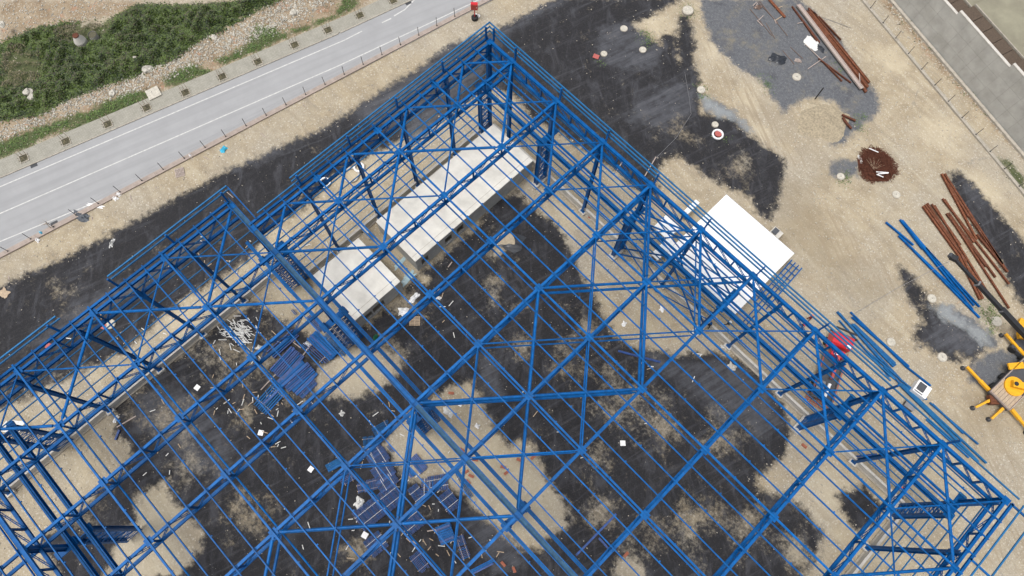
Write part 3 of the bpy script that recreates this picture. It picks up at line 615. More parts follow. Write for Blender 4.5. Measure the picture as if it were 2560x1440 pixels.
# roof braces
def nodep(i, x): return Vector((x, -A_*i, 0))
def brace(i0, x0, i1, x1, r, z):
    if z < 19 and min(i0, i1) >= 4: z = ZB2+.05
    p, q_ = nodep(i0, x0), nodep(i1, x1); p.z = q_.z = z; d = (q_-p).normalized()
    g = MB(); g.tube(p+d*.75, q_-d*.75, r, 10)
    g.bar(p+d*.3, p+d*1.05, r*1.3, .03); g.bar(q_-d*1.05, q_-d*.3, r*1.3, .03)
    g.build('roof_brace', B, FR, smooth=False)
thick, thin = .17, .09; zt = ZT-.1; zb = ZB+.05
def J(j): return XJ[j]
for k in range(4):
    brace(k+.5, 0, k, 4, .15, zt) if True else None
    brace(k+.5, 0, k+1, 4, .17, zt)
for k in range(1, 5):
    brace(k, 4, k-1, 12, .10 if k % 2 else .17, zt); brace(k-1, 4, k, 12, .17 if k % 2 else .10, zt)
for j in range(2, 10):
    brace(1, J(j), 0, J(j+1), .09, zt); brace(0, J(j), 1, J(j+1), .165, zt)
for lev in (zt, zb):
    for j in (4, 5):
        for k in range(1 if lev == zb else 2, 9):
            h_thick = (k+j) % 2 == 0
            if not (lev == zt and k == 1): brace(k, J(j), k-1, J(j+1), thick if h_thick else thin, lev)
        for k in range(0 if lev == zb else 1, 8):
            v_thick = (k+j) % 2 == 0
            brace(k, J(j), k+1, J(j+1), thick if v_thick else thin, lev)
for k in range(5, 9):
    brace(k, -4, k-1, 4, thin if k % 2 else thick, zt); brace(k-1, -4, k, 4, thick if k % 2 else thin, zt)
brace(5, 4, 4, 12, thick, zt); brace(4, 4, 5, 12, thin, zt)
for k in range(2, 6):
    brace(k, J(9), k-1, J(10), thick if k % 2 == 0 else thin, zt); brace(k-1, J(9), k, J(10), thin if k % 2 == 0 else thick, zt)
# columns
ph = .55
pedm = MB().box((0, 0, ph/2), (1.1, 1.1, ph)).mesh('pedestal', M['conc']); pedL = MB().box((0, 0, ph/2), (1.1, 3.2, ph)).mesh('pedestal', M['conc']); pedW = MB().box((0, 0, ph/2), (1.2, 4.6, ph)).mesh('pedestal', M['conc'])
def col(x, y, alongx=False, ztop=ZT-.35):
    q = MB(); q.ibeam((0, 0, ph), (0, 0, ztop), .36, .55, up=(1, 0, 0) if alongx else (0, 1, 0), t=.05); q.box((0, 0, ph+.02), (.7, .7, .05)); q.box((0, 0, ztop-2.2), (.5, .7, .25))
    o = q.build('column', B, FR, (x, y, 0)); inst('pedestal', pedm, o)
def lacing(y0, y1, z0, z1, xo, q, step=.85):
    n_ = int((z1-z0)/step); dz = (z1-z0)/n_
    for i in range(n_):
        a, b = (y0, y1) if i % 2 == 0 else (y1, y0)
        q.bar((xo, a, z0+dz*i), (xo, b, z0+dz*(i+1)), .07, .07, up=(1, 0, 0)); q.bar((xo, y0, z0+dz*i), (xo, y1, z0+dz*i), .06, .06)
ZC = 12.3
def latcol(x, yo, legs, shaft, ped):
    q = MB(); q.ibeam((0, shaft, ZC), (0, shaft, ZT-.35), .40, .75, up=(0, 1, 0), t=.06); q.box((0, shaft, ZC+.1), (.9, abs(legs[-1]-legs[0])+.9, .14)); q.box((0, (legs[0]+legs[-1])/2, ZC-.35), (.12, abs(legs[-1]-legs[0]), .8))
    o = q.build('lattice_column', B, FR, (x, yo, 0))
    for yl in legs: MB().ibeam((0, yl, ph), (0, yl, ZC), .34, .60, up=(1, 0, 0), t=.05).build('leg', B, o)
    q = MB()
    for a, b in zip(legs, legs[1:]):
        for xo in (-.24, .24): lacing(a, b, ph+.2, ZC-.8, xo, q)
    q.build('lacing', B, o); (inst('pedestal', ped, o, (0, (legs[0]+legs[-1])/2, 0)) if ped else None)
    for yl in (legs if len(legs) == 3 or yo < -50 else legs[-1:]):
        if len(legs) == 3 and yl == legs[1]: continue
        MB().box((0, yl, ZC+.32), (1.1, .8, .3)).build('bracket', B, o)
for x in (0, 12, 28, 44, 62.5, 78.3): latcol(x, -.25, (0, -1.9), 0, pedL)
for x in (4, 20, 36, 48.5, 57.8, 70.5): col(x, -.1)
for x in (0, 12, 28, 44, 62.5, 78.3): latcol(x, -SPAN, (1.5, 0, -1.5), 0, None)
for x in (-3.6, 12, 28, 44): latcol(x, -2*SPAN, (2.85, .85), 0, None)
for i in (.8, 1.6, 2.4, 3.2): col(-.15, -A_*i, True)
for i in (4.75, 5.5, 6.25, 7.1): col(-3.4, -A_*i, True)
col(-3.4, -A_*8.7, True, 18)
for i in (.8, 1.6, 2.4, 3.2): col(78.4, -A_*i, True)
# crane runway beams
for y, x0, x1 in ((-2.15, .3, 78.5), (-SPAN+1.5, .3, 78.5), (-SPAN-1.5, -3, 78.5), (-2*SPAN+2.85, -3.6, 60), (-2*SPAN+.85, -3.6, 60)):
    g = MB().ibeam((x0, y, ZC+.85), (x1, y, ZC+.85), .42, .75, t=.05).build('crane_runway_beam', B, FR)
    MB().bar((x0, y, ZC+1.26), (x1, y, ZC+1.26), .08, .09).build('crane_rail', M['blue_dusty'], g)
MB().ibeam((.3, -.75, ZC+.7), (78.5, -.75, ZC+.7), .22, .3).build('walkway_beam', B, FR)
# girts, parapet posts and rails
gl = [2.2, 4.9, 7.6, 10.3, 13.3, 16.2, 18.9]
for z in gl:
    MB().bar((-.5, .55, z), (79.2, .55, z), .13, .12).build('girt', M['girt'], FR)
    MB().bar((-.55, .5, z), (-.55, -SPAN+.3, z), .13, .12).build('girt', M['girt'], FR)
    MB().bar((-3.95, -SPAN, z), (-3.95, -2*SPAN-6, z), .13, .12).build('girt', M['girt'], FR)
for z in gl[:-1]: MB().bar((79.0, .4, z), (79.0, -50, z), .13, .12).build('girt', M['girt'], FR)
pp = MB().bar((0, 0, -1.2), (0, 0, 1.3), .18, .22, up=(0, 1, 0)).mesh('parapet_post', B)
for x in (.25, 4.2, 12.2, 20.2, 28.2, 36.2, 44.2, 53.3, 62.7, 70.7): inst('parapet_post', pp, FR, (x, .42, 21.5)) if x != 53.3 or True else None
for i in (0.02, .8, 1.6, 2.4, 3.2): inst('parapet_post', pp, FR, (-.55, -A_*i, 21.5))
for i in (4.0, 4.8, 5.6, 6.4, 7.2, 8): inst('parapet_post', pp, FR, (-4.7, -A_*i, 21.5))
for z, x1 in ((22.8, 62), (22.0, 62), (21.2, 79)):
    MB().bar((-.75, .66, z), (x1, .66, z), .15, .15).build('parapet_rail', M['girt'], FR)
for z in (22.8, 22.0, 21.2):
    MB().bar((-.78, .73, z), (-.78, -A_*3.28 if z > 21.5 else -SPAN+1.5, z), .15, .15).build('parapet_rail', M['girt'], FR)
for z in (22.8, 22.0):
    MB().bar((-4.95, -SPAN+1.0, z), (-4.95, -52.8, z), .15, .15).build('parapet_rail', M['girt'], FR)
    MB().bar((-4.95, -59.3, z), (-4.95, -2*SPAN, z), .15, .15).build('parapet_rail', M['girt'], FR)
MB().bar((-5.0, -SPAN+1.0, 22.5), (-.6, -SPAN+1.0, 20.9), .14, .3).build('step_rail', B, FR)
MB().bar((79.7, .5, 21.2), (79.7, -50, 21.2), .15, .15).build('parapet_rail', M['girt'], FR); MB().bar((81.6, .5, 20.4), (81.6, -50, 20.4), .15, .15).build('parapet_rail', M['girt'], FR)
for y in (0, -7.6, -15.2): MB().bar((79, y, 20.5), (81.7, y, 20.5), .2, .2).build('outrigger_bracket', B, FR)
# wall cross bracing by the white shed
for y in (-.5, -1.75):
    for x0, x1, z0, z1 in ((28, 44, .8, 11.5), (28, 44, 13.5, 19.5)):
        m_ = (x0+x1)/2
        MB().tube((x0, y, z0), (m_, y, z1), .12, 8).build('wall_brace', B, FR); MB().tube((m_, y, z1), (x1, y, z0), .12, 8).build('wall_brace', B, FR)
        MB().tube((x0, y, (z0+z1)/2), (m_, y, z0), .09, 8).build('wall_brace', B, FR); MB().tube((m_, y, z0), (x1, y, (z0+z1)/2), .09, 8).build('wall_brace', B, FR)
# ------------------------------------------------------------------ white shed, cabins and boxes
def worldbox(x0, x1, y0, y1): return ((x0+x1)/2, (y0+y1)/2), (x1-x0, y1-y0)
sh = empty('site_shed', (33.3, 3.0, 0), label='large white sheet-roofed site shed outside the north-east side of the frame', cat='shed')
MB().box((6.4, 6.45, 1.35), (12.4, 12.5, 2.7)).build('wall', M['white'], sh)
q = MB(); w = 12.9/13
for i in range(6): q.box((-w/2+w*(i+.5)/6+0, 0, .035), (.05, 12.95, .05))
pw = 12.8/13; q = MB(); q.box((0, 0, 0), (pw-.012, 13.0, .06))
for i in range(3): q.box((-pw/2+pw*(i+.5)/3, 0, .045), (.07, 13.0, .035))
pm = q.mesh('roof_panel', M['white'])
for i in range(13): inst('roof_panel', pm, sh, (pw*(i+.5), 6.45, 3.0), (.012, 0, 0))
MB().box((6.4, 13.0, 2.93), (12.9, .12, .18)).build('gutter', M['grey'], sh)
def cabin(pts, z, label, cat='cabin', m='white', name='site_cabin'):
    P_ = [G(u, v, z) for u, v in pts]; xs_ = [p.x for p in P_]; ys_ = [p.y for p in P_]
    x0, x1, y0, y1 = min(xs_), max(xs_), min(ys_), max(ys_)
    r = empty(name, (x0, y0, 0), label=label, cat=cat); X_, Y_ = x1-x0, y1-y0
    MB().box((X_/2, Y_/2, z/2-.05), (X_-.2, Y_-.2, z-.1)).build('wall', M['white'], r)
    n_ = max(2, int(X_/1.0)); me = MB().box((0, 0, 0), (X_/n_-.02, Y_, .08)).mesh('roof_panel', M[m])
    for i in range(n_): inst('roof_panel', me, r, (X_*(i+.5)/n_, Y_/2, z))
    MB().box((X_/2, -.0+.08, z/2-.1), (.8, .06, z-.5)).build('door', M['grey'], r)
    return r
cabin([(1739, 499), (1748, 506), (1720, 535), (1712, 526)], 2.4, 'narrow white roofed cabin strip just beyond the frame edge left of the shed')
cabin([(1664, 538), (1700, 566), (1672, 596), (1635, 569)], 2.4, 'small white cabin roof seen through the eaves girder left of the shed')
cabin([(1672, 592), (1690, 607), (1645, 650), (1628, 636)], 2.4, 'long thin white cabin roof tucked under the crane beam beside the perimeter wall')
def kiosk(u, v, sx, sy, rz, label, top='darkgrey', m='white'):
    c = G(u, v, 1.2); r = empty('equipment_box', (c.x, c.y, 0), rz, label=label, cat='equipment box')
    MB().box((0, 0, .6), (sx, sy, 1.2)).build('casing', M[m], r); MB().box((-.25, .1, 1.32), (sx*.5, sy*.6, .28)).build('top_unit', M[top], r)
    MB().box((-.25, -.42*sy, 1.3), (sx*.6, .05, .3)).build('handle_bar', M['grey'], r)
kiosk(2306, 973, 2.0, 1.9, .1, 'white equipment box with a dark square unit on top beside the stacked blue beams')
kiosk(1940, 583, 1.6, 1.6, .0, 'small grey and white box with dark lid against the far side of the white shed', m='conc')
c = G(2268, 1016); r = empty('grey_crate', (c.x, c.y, 0), .1, label='small dark grey crate behind the frame near the white equipment box', cat='crate')
MB().box((0, 0, .4), (1.3, 1.0, .8)).build('body', M['darkgrey'], r); MB().box((0, 0, .83), (1.4, 1.1, .06)).build('lid', M['grey'], r)
# ------------------------------------------------------------------ manholes
def manhole(u, v, rad, label, top='lid', h=.06):
    c = G(u, v, h); r = empty('manhole', (c.x, c.y, 0), random.random()*3, label=label, cat='manhole')
    MB().tube((0, 0, -.3), (0, 0, h), rad, 28).build('ring', M['conc_old'], r); q = MB(); q.tube((0, 0, h), (0, 0, h+.04), rad*.86, 28)
    q.build('cover', M[top], r)
    MB().bar((-.08, 0, h+.08), (.08, 0, h+.08), .03, .05).build('lifting_handle', M['darkgrey'], r)
manhole(1720, 25, .95, 'round pale manhole ringed with weeds at the top of a narrow black strip', h=.4)
for a in [(1560, 71, .62, 'round pale manhole at the edge of weeds on grey dust, upper of two'), (1607, 124, .60, 'round pale manhole below the weeds patch, beside the black blob'),
 (1992, 192, .72, 'round cream manhole alone on the grey yard near the rusty beams'), (1753, 224, .68, 'round manhole with weeds between black ground and pale sand'),
 (1788, 311, .55, 'dusty manhole among planks above the white ring'), (2102, 441, .62, 'white round manhole left of the tangle of rusty wire'),
 (2241, 486, .66, 'round manhole on bare gravel below the tangle of rusty wire'), (2330, 746, .68, 'white manhole between the black patch and the long blue beams'),
 (2228, 855, .66, 'round manhole alone on beige gravel right of the stacked blue beams'), (2356, 893, .70, 'round white manhole at the tip of the dark oily ground'), (2492, 803, .80, 'round cream manhole by the green weeds near the crane'),
 (275, 810, .72, 'white manhole beside a red plate under the left part of the frame'), (1510, 134, .55, 'white manhole beside a red plate on grey dust')]:
    manhole(*a)
def ringpipe(u, v, R, rr, m, label, tilt=0):
    c = G(u, v, .4); n1, n2 = 28, 8; V = []; F_ = []
    for i in range(n1):
        for j in range(n2):
            a, b = 2*math.pi*i/n1, 2*math.pi*j/n2; V.append(((R+rr*math.cos(b))*math.cos(a), (R+rr*math.cos(b))*math.sin(a), rr*1.6*math.sin(b)))
            F_.append((i*n2+j, ((i+1) % n1)*n2+j, ((i+1) % n1)*n2+(j+1) % n2, i*n2+(j+1) % n2))
    q = MB(); q.add(V, F_); return q.build('concrete_ring', M[m], None, (c.x, c.y, rr*1.5), smooth=True, label=label, cat='ring')
ringpipe(1795, 335, .78, .16, 'white', 'white ring lying around a red cover on the black ground')
c = G(1795, 335); q = MB().tube((0, 0, 0), (0, 0, .2), .55, 20).build('red_cover', M['redplate'], None, (c.x, c.y, 0), label='round red cover inside the white ring', cat='cover')
ringpipe(877, 436, 1.15, .14, 'conc', 'largest pale concrete ring lying under the left roof trusses')
ringpipe(897, 417, .70, .16, 'white', 'small white ring standing beside the largest concrete ring')
ringpipe(812, 455, .75, .14, 'white', 'white ring left of the largest concrete ring, partly hidden by a truss')
for u, v, t in ((1490, 142, 'red square plate beside a white manhole on grey dust'), (257, 815, 'red square plate beside the white manhole under the left frame'), (124, 866, 'red plate on black ground at the far left under the frame')):
    c = G(u, v); MB().box((0, 0, .08), (.95, .8, .1)).build('steel_plate', M['redplate'], None, (c.x, c.y, 0), .4, label=t, cat='plate')
# ------------------------------------------------------------------ red fire cabinet at the fence
c = G(1187, 46); r = empty('fire_cabinet', (c.x, c.y, 0), .75, label='red cabinet on a red post by the fence at the top of the view', cat='cabinet')
MB().tube((0, 0, 0), (0, 0, 2.2), .09, 8).build('post', M['red'], r)
MB().box((0, 0, 2.9), (1.1, .5, 1.3)).build('body', M['red'], r); MB().box((0, -.27, 2.9), (.9, .04, 1.1)).build('door', M['redlattice'], r); MB().box((.35, -.31, 2.9), (.06, .06, .2)).build('handle', M['white'], r)
MB().tube((0, -.1, 0), (0, -.1, .5), .55, 12).build('valve_pit', M['rubber'], r)
# ------------------------------------------------------------------ piles of beams
def beamsg(lines, w, h, m, name, label, cat, z=.25, group=None, typ='I', bearers=()):
    a0 = G(*lines[0][0]); r = empty(name, (a0.x, a0.y, 0), label=label, cat=cat, group=group)
    for k, (p, q_) in enumerate(lines):
        zz = z+.01*(k % 3); a, b = G(*p), G(*q_); a.z = b.z = 0; a, b = a-Vector((a0.x, a0.y, 0)), b-Vector((a0.x, a0.y, 0))
        a.z = b.z = zz
        g = MB(); (g.ibeam(a, b, w, h, t=.03) if typ == 'I' else g.bar(a, b, w, h) if typ == 'B' else g.tube(a, b, w/2, 8))
        g.build('beam', M[m], r)
    for p, q_ in bearers:
        a, b = G(*p), G(*q_); a = Vector((a.x-a0.x, a.y-a0.y, .07)); b = Vector((b.x-a0.x, b.y-a0.y, .07)); MB().bar(a, b, .12, .12).build('bearer', M['wood'], r)
    return r
def zl(l, sx, sy, k): return [((sx+a/k, sy+b/k), (sx+c/k, sy+d/k)) for a, b, c, d in l]
Z3 = (1840, 0, 5.761)
beamsg(zl([(1005+11*k-6*(k % 3), 165+3*k+(k*37 % 5)*14, 1856+6*k, 1345-17*k+(k*53 % 4)*12) for k in range(11)]+[(1180,250,1500,590),(1040,150,1330,520),(1030,130,1160,240)], *Z3), .20, .24, 'rust', 'rusty_beam_pile', 'long pile of bright rusty beams on the grey yard by the boundary fence', 'beam pile')
beamsg(zl([(1180,850,1650,1200),(1250,900,1520,1180),(820,130,1080,480),(800,100,1200,620),(805,105,1160,600)], *Z3), .2, .2, 'rustdark', 'rusty_beam_pile', 'few dark rusty beams left of and below the long pale plank', 'beam pile', z=.15)
beamsg(zl([(470,0,700,260)], *Z3), .42, .15, 'rust', 'rusty_beam_pile', 'single wide rusty strip on battens at the top of the grey yard', 'beam pile', z=.2, bearers=zl([(565,135,665,95),(560,300,665,235)], *Z3))
r = beamsg(zl([(880,95,1790,1300)], *Z3), .52, .25, 'woodgrey', 'long_board', 'very long pale grey-pink board lying along the rusty beam pile', 'board', z=.42, typ='B')
for p, q_ in zl([(905,92,1815,1297),(855,100,1765,1303)], *Z3):
    a, b = G(*p), G(*q_); o_ = Vector(r.location); MB().bar((a.x-o_.x, a.y-o_.y, .5), (b.x-o_.x, b.y-o_.y, .5), .08, .3).build('edge_lip', M['woodgrey'], r)
for l, t in (((990,640,1300,940), 'pale pole leaning from the white sheet across the grey yard'), ((1030,1000,1290,820), 'pale batten crossing under the leaning pole'), ((300,300,380,380), 'short pale plank of a crossed pair on the grey yard'), ((320,300,390,230), 'second short pale plank of the crossed pair'),
             ((240,90,290,40), 'short pale batten by the brown bundle at the top'), ((275,130,305,50), 'short white plank by the brown bundle at the top'), ((1755,1080,1765,1200), 'thin upright-looking batten on the lower end of the rusty pile'), ((550,290,575,345), 'small pale stick beside the faint rust lines'), ((880,345,960,325), 'pale batten end under the thin rusty beams')):
    (p, q_), = zl([l], *Z3); a, b = G(*p), G(*q_); a.z = b.z = .45 if l[0] > 1700 else .12
    MB().bar(a, b, .12, .08).build('plank', M['woodgrey'], label=t, cat='plank')
Z6 = (1700, 480, 2.977)
beamsg(zl([(1800,110,2060,470),(1815,100,2120,520),(2060,470,2225,805),(2090,480,2245,800),(2130,560,2290,780),(1830,90,2040,400)], *Z6), .32, .26, 'rust', 'rusty_beam_pile', 'leftmost bundle of long rusty beams near the dark crane boom', 'beam pile')
beamsg(zl([(1865,95,2080,400),(1885,105,2300,785),(1945,55,2440,690),(1960,60,2180,380)], *Z6), .26, .24, 'rust', 'rusty_beam_pile', 'second bundle of thin rusty beams, spread between two thicker ones', 'beam pile')
beamsg(zl([(1975,165,2270,560),(1990,160,2340,640),(2000,190,2440,870)], *Z6), .26, .24, 'rust', 'rusty_beam_pile', 'short-headed middle bundle of rusty beams running under the dark crane boom', 'beam pile')
beamsg(zl([(1940,-130,2200,360),(1960,-130,2420,590),(1985,-60,2140,190),(2200,320,2430,600),(2000,-20,2390,540)], *Z6), .30, .26, 'rust', 'rusty_beam_pile', 'rightmost and longest bundle of rusty beams beside the dark asphalt strip', 'beam pile')
beamsg(zl([(1200,860,1300,905),(1215,900,1270,965),(1205,880,1250,945)], 1700, 0, 2.977), .32, .2, 'rustdark', 'rusty_beam_pile', 'short dark rusty beam ends poking out of the beige mound', 'beam pile')
beamsg(zl([(1525,230,1730,400),(1620,330,1940,640),(1730,440,2220,940),(1660,370,2100,790)], *Z6), .24, .25, 'blue', 'blue_beam_stack', 'left long row of blue beams lying on gravel by the rusty beams', 'beam stack', bearers=zl([(1640,405,1665,380),(1680,360,1710,345),(1920,670,1990,630),(2060,830,2090,810)], *Z6))
beamsg(zl([(1630,210,1800,430),(1645,215,2180,850),(1660,240,2160,870),(1680,270,2170,880),(1820,420,2220,860)], *Z6), .24, .25, 'blue', 'blue_beam_stack', 'right long row of blue beams lying closest to the rusty beams', 'beam stack')
Zc = (2000, 740, 3.15)
beamsg(zl([(285,128,800,680),(300,140,640,520),(400,225,745,550),(415,225,740,535),(430,250,730,560)], *Zc), .28, .28, 'blue_dusty', 'blue_beam_stack', 'middle stack of blue beams between the red truck and a lone manhole', 'beam stack', bearers=zl([(495,395,585,350),(630,605,730,495)], *Zc))
beamsg(zl([(390,130,830,560),(400,170,840,550),(450,200,850,560),(830,560,1020,710)], *Zc), .22, .25, 'blue', 'blue_beam_stack', 'outer stack of blue beams ending at the white equipment box', 'beam stack')
beamsg(zl([(300,195,700,640),(500,420,970,819),(650,560,900,819),(780,690,990,819)], *Zc), .2, .25, 'blue_dusty', 'blue_beam_stack', 'thin inner row of blue beams close along the frame edge', 'beam stack')
Z9 = (1700, 960, 2.977)
beamsg(zl([(1620,0,2190,560),(1640,0,2270,590),(1700,60,2210,580)], *Z9), .26, .25, 'girt', 'blue_beam_stack', 'long pale blue beams on the ground past the white equipment box', 'beam stack')
beamsg(zl([(1850,140,2210,450),(1825,265,2140,550),(1870,150,2100,370)], *Z9), .2, .22, 'blue_dusty', 'blue_beam_stack', 'short dark blue beams lying beyond the pale blue ones', 'beam stack')
# lattice sections on the ground beside the shed
a, b = G(1990, 662), G(1862, 808); d = b-a; L = d.length; r = empty('lattice_section', a, math.atan2(d.y, d.x), label='blue lattice steel section lying at the corner of the white shed', cat='steel section')
for y in (-.9, -.3, .3, .9): MB().bar((0, y, .3), (L*(1 if abs(y) < .5 else .7), y, .3), .16, .25).build('chord', M['blue'], r)
rm = MB().bar((0, -.9, .3), (0, .9, .3), .08, .1).mesh('rung', M['blue'])
for i in range(int(L*.7/1.1)): inst('rung', rm, r, (.6+i*1.1, 0, .05))
# stacks of cut steel inside the hall
def stack(u, v, L, Wd, n, ang, label, m='stackblue', layers=2, bw=.5, name='steel_bar_stack', bearer=True, h=.12, z0=.1):
    bw = bw*.9
    c = G(u, v, .3); r = empty(name, (c.x, c.y, 0), ang, label=label, cat='steel stack'); pitch = Wd/n
    me = MB().bar((-L/2, 0, 0), (L/2, 0, 0), pitch*bw, h).mesh('bar', M[m]); me2 = MB().bar((-L/2, 0, 0), (L*.42, 0, 0), pitch*bw, h).mesh('bar', M['blue' if m != 'blue' else 'stackblue'])
    for k in range(layers):
        for i in range(n):
            inst('bar', me if (i*7+k*3) % 5 else me2, r, (random.uniform(-.06, .06)*L/3, -Wd/2+pitch*(i+.5)+random.uniform(-.1, .1)*pitch, z0+h*.5+k*h*1.25+random.uniform(0, .02)), (0, 0, random.uniform(-.012, .012)))
    if bearer:
        for x in (-L*.3, L*.3): MB().bar((x, -Wd/2-.1, .05+z0-.05), (x, Wd/2+.1, .05+z0-.05), .1, .09).build('bearer', M['wood'], r)
        for x in (-L*.22, L*.22) if n > 8 and layers > 1 and bw < .55 else (): MB().bar((x, -Wd/2-.05, z0+h*layers*1.25+.03), (x, Wd/2+.05, z0+h*layers*1.25+.03), .05, .03).build('strap', M['paper'], r)
H = math.pi/2
Zs = lambda x, y: (820+x/4.8, 1020+y/4.8)
def wang(p, q_):
    a, b = G(*p), G(*q_); return math.atan2(b.y-a.y, b.x-a.x)
angR = wang(Zs(560, 700), Zs(760, 590))     # bars of the first group run up to the right
angD = wang(Zs(440, 1200), Zs(560, 1370))
stack(*Zs(605, 600), 2.6, 1.9, 15, angR+.1, 'upper part of the long rack of thin blue bars by the sandy island', layers=3)
stack(*Zs(665, 760), 2.7, 2.2, 17, angR+.1, 'middle part of the long rack of thin blue bars by the sandy island', layers=3)
stack(*Zs(715, 890), 2.7, 1.6, 13, angR+.1, 'lower part of the long rack of thin blue bars by the sandy island', layers=3)
stack(*Zs(560, 520), 2.2, 1.5, 11, angR+.1, 'thin blue bar rack directly under the truss beside the black edge', layers=2)
stack(*Zs(755, 1075), 2.8, 2.9, 22, angD, 'right half of the wide double rack of thin blue bars near a roof node', layers=3)
stack(*Zs(500, 1265), 2.8, 3.6, 26, angD, 'left half of the wide double rack of thin blue bars near a roof node', layers=3)
stack(*Zs(1075, 1040), 2.6, 1.5, 12, angD, 'small dark rack of blue bars between two larger racks', layers=3)
stack(*Zs(1320, 900), 2.0, 2.6, 11, angD-.5, 'messy rack of blue bars half under the truss', layers=3)
stack(*Zs(1190, 940), 1.6, 2.0, 9, angD+.9, 'criss-crossed rack of blue bars with white wrapping', layers=2)
stack(*Zs(1455, 1120), 2.6, 2.0, 14, angD, 'rack of blue bars wrapped in white plastic right of the group', layers=3)
stack(*Zs(1010, 1360), 2.6, 2.4, 18, angD, 'rack of thin blue bars just below the big roof node', layers=3)
stack(1048, 1418-12, 2.5, 1.4, 8, angD, 'ragged lower end of the bar rack under the roof node', layers=1)
stack(940, 1352+8, 2.4, 2.4, 18, angD, 'rack of thin blue bars left of and below the big roof node', layers=2)
stack(*Zs(510, 925), 1.5, 1.9, 13, angR+1.3, 'small open rack of blue bars on bare soil with a pale strap', layers=1)
stack(*Zs(420, 950), 1.2, 1.5, 9, angR+1.3, 'left half of the small open rack of blue bars on bare soil', layers=1)
stack(*Zs(490, 410), 1.6, 1.6, 10, angR+1.2, 'faint rack of dusty blue bars beyond the truss, lower one', 'blue_dusty', layers=1)
stack(*Zs(640, 240), 2.4, 1.3, 9, angR, 'faint rack of dusty blue bars beyond the truss, upper one', 'blue_dusty', layers=1)
stack(*Zs(220, 830), 1.8, 1.6, 8, angR, 'rack of blue bars tucked under the left roof node', layers=2)
stack(*Zs(1085, 670), 2.4, 1.3, 6, angR-1.35, 'dark blue panel bundle lying alone on the sandy island', 'stackblue', layers=2, bw=.94, bearer=False)
stack(*Zs(990, 780), 1.2, .8, 3, angR-1.3, 'small bright blue plate bundle beside the tube brace', 'blue', layers=1, bw=1, bearer=False)
stack(*Zs(750, 485), 1.2, .5, 3, angR-1.3, 'tiny blue offcut bundle at the edge of the sandy island', 'stackblue', layers=1, bearer=False)
stack(*Zs(80, 680), 2.2, 1.1, 6, angR, 'blue and cream profiles stacked beside the left roof node', 'blue_dusty', layers=2, bw=.9)
stack(*Zs(1620, 900), 4.4, .7, 4, angR-1.55, 'dusty blue profiles lying beside red bricks on the sand', 'blue_dusty', layers=1)
stack(1114, 1334, 2.0, 2.4, 8, angR-.15, 'bright blue box sections with two pale straps', 'blue', layers=2, bw=.95, h=.2)
stack(1151, 1352, 1.2, 1.3, 8, angR-.15, 'upper small pile of loose dark blue bars right of the box sections', layers=2)
stack(1161, 1382, 1.2, 1.5, 7, angR-.15, 'lower small pile of loose dark blue bars right of the box sections', layers=1)
stack(1208, 1416, 3.2, .7, 3, angR-.05, 'pair of long blue beams at the bottom edge right of the box sections', 'blue', layers=1, bw=.9, bearer=False)
Zp = lambda x, y: (560+x/5.5375, 780+y/5.5375)
aR = wang(Zp(800, 980), Zp(1080, 730)); aD = wang(Zp(1240, 350), Zp(1500, 600))
stack(*Zp(880, 710), 4.2, 2.6, 9, aR+.12, 'upper left part of the big pile of blue profiles inside the hall', layers=3, bw=.7)
stack(*Zp(940, 850), 4.4, 1.3, 3, aR, 'wide flat blue plates in the middle of the big pile', 'blue', layers=3, bw=.98, bearer=False)
stack(*Zp(1030, 900), 4.4, 1.6, 6, aR, 'dark profiles in the middle of the big pile', layers=3, bw=.6)
stack(*Zp(1110, 960), 3.9, 1.5, 5, aR+.05, 'right part of the big pile with flat blue plates', 'blue', layers=2, bw=.85)
stack(*Zp(1160, 1060), 2.8, 1.0, 4, aR+.05, 'lowest right edge of the big pile of blue profiles', layers=2, bw=.6)
stack(*Zp(640, 1190), 4.0, 2.4, 8, aR+.1, 'row of long blue bars left of the gutter beam', 'blue_dusty', layers=1, bw=.6)
stack(*Zp(1370, 470), 4.6, 1.7, 6, aD, 'bright blue channel sections stacked near the crane columns', 'blue', layers=3, bw=.9)
stack(*Zp(1540, 440), 4.2, 1.1, 6, aD-.05, 'thin dusty blue profiles between the channel stack and crane columns', 'blue_dusty', layers=1, bw=.5)
stack(*Zp(1270, 560), 4.4, 1.1, 4, aD+.02, 'loose thin blue profiles on timbers left of the channel stack', 'stackblue', layers=1, bw=.35)
stack(*Zp(1260, 150), 3.0, 1.0, 5, aD, 'dark profile bundle above the channel stack beside the truss', layers=2)
stack(*Zp(820, 440), 4.5, 1.6, 5, aR, 'dark bundle of profiles directly below the roof truss', layers=2)
stack(735, 700-4+84, 1.0, .4, 2, 0, 'tiny blue offcuts beside the crane column base', bearer=False, layers=1)
stack(1678, 882, 3.2, .5, 2, wang((1545, 878), (1650, 908)), 'two loose blue beams lying on black ground in the middle of the hall', 'stackblue', layers=1, bearer=False) if False else None
for (p, q_, t) in (((1545, 878), (1650, 906), 'single blue beam lying on black ground under the right roof bay'), ((1497, 1345), (1530, 1382), 'blue prop beam lying near the bottom of the hall'), ((1440, 1388), (1540, 1285), 'long thin blue bar lying on the mottled ground at the bottom'), ((300, 1075), (290, 1100), 'small blue bar on the left ground'), ((660, 1010), (745, 935), 'thin blue bar beside the big pile'),
                   ((2130, 1143), (2190, 1136), 'blue beam offcut on the ground outside the right corner')):
    a, b = G(*p), G(*q_); a.z = b.z = .15; MB().ibeam(a, b, .26, .25).build('steel_beam', M['stackblue'], label=t, cat='beam')
a, b = G(1645, 1410), G(1480, 1290)
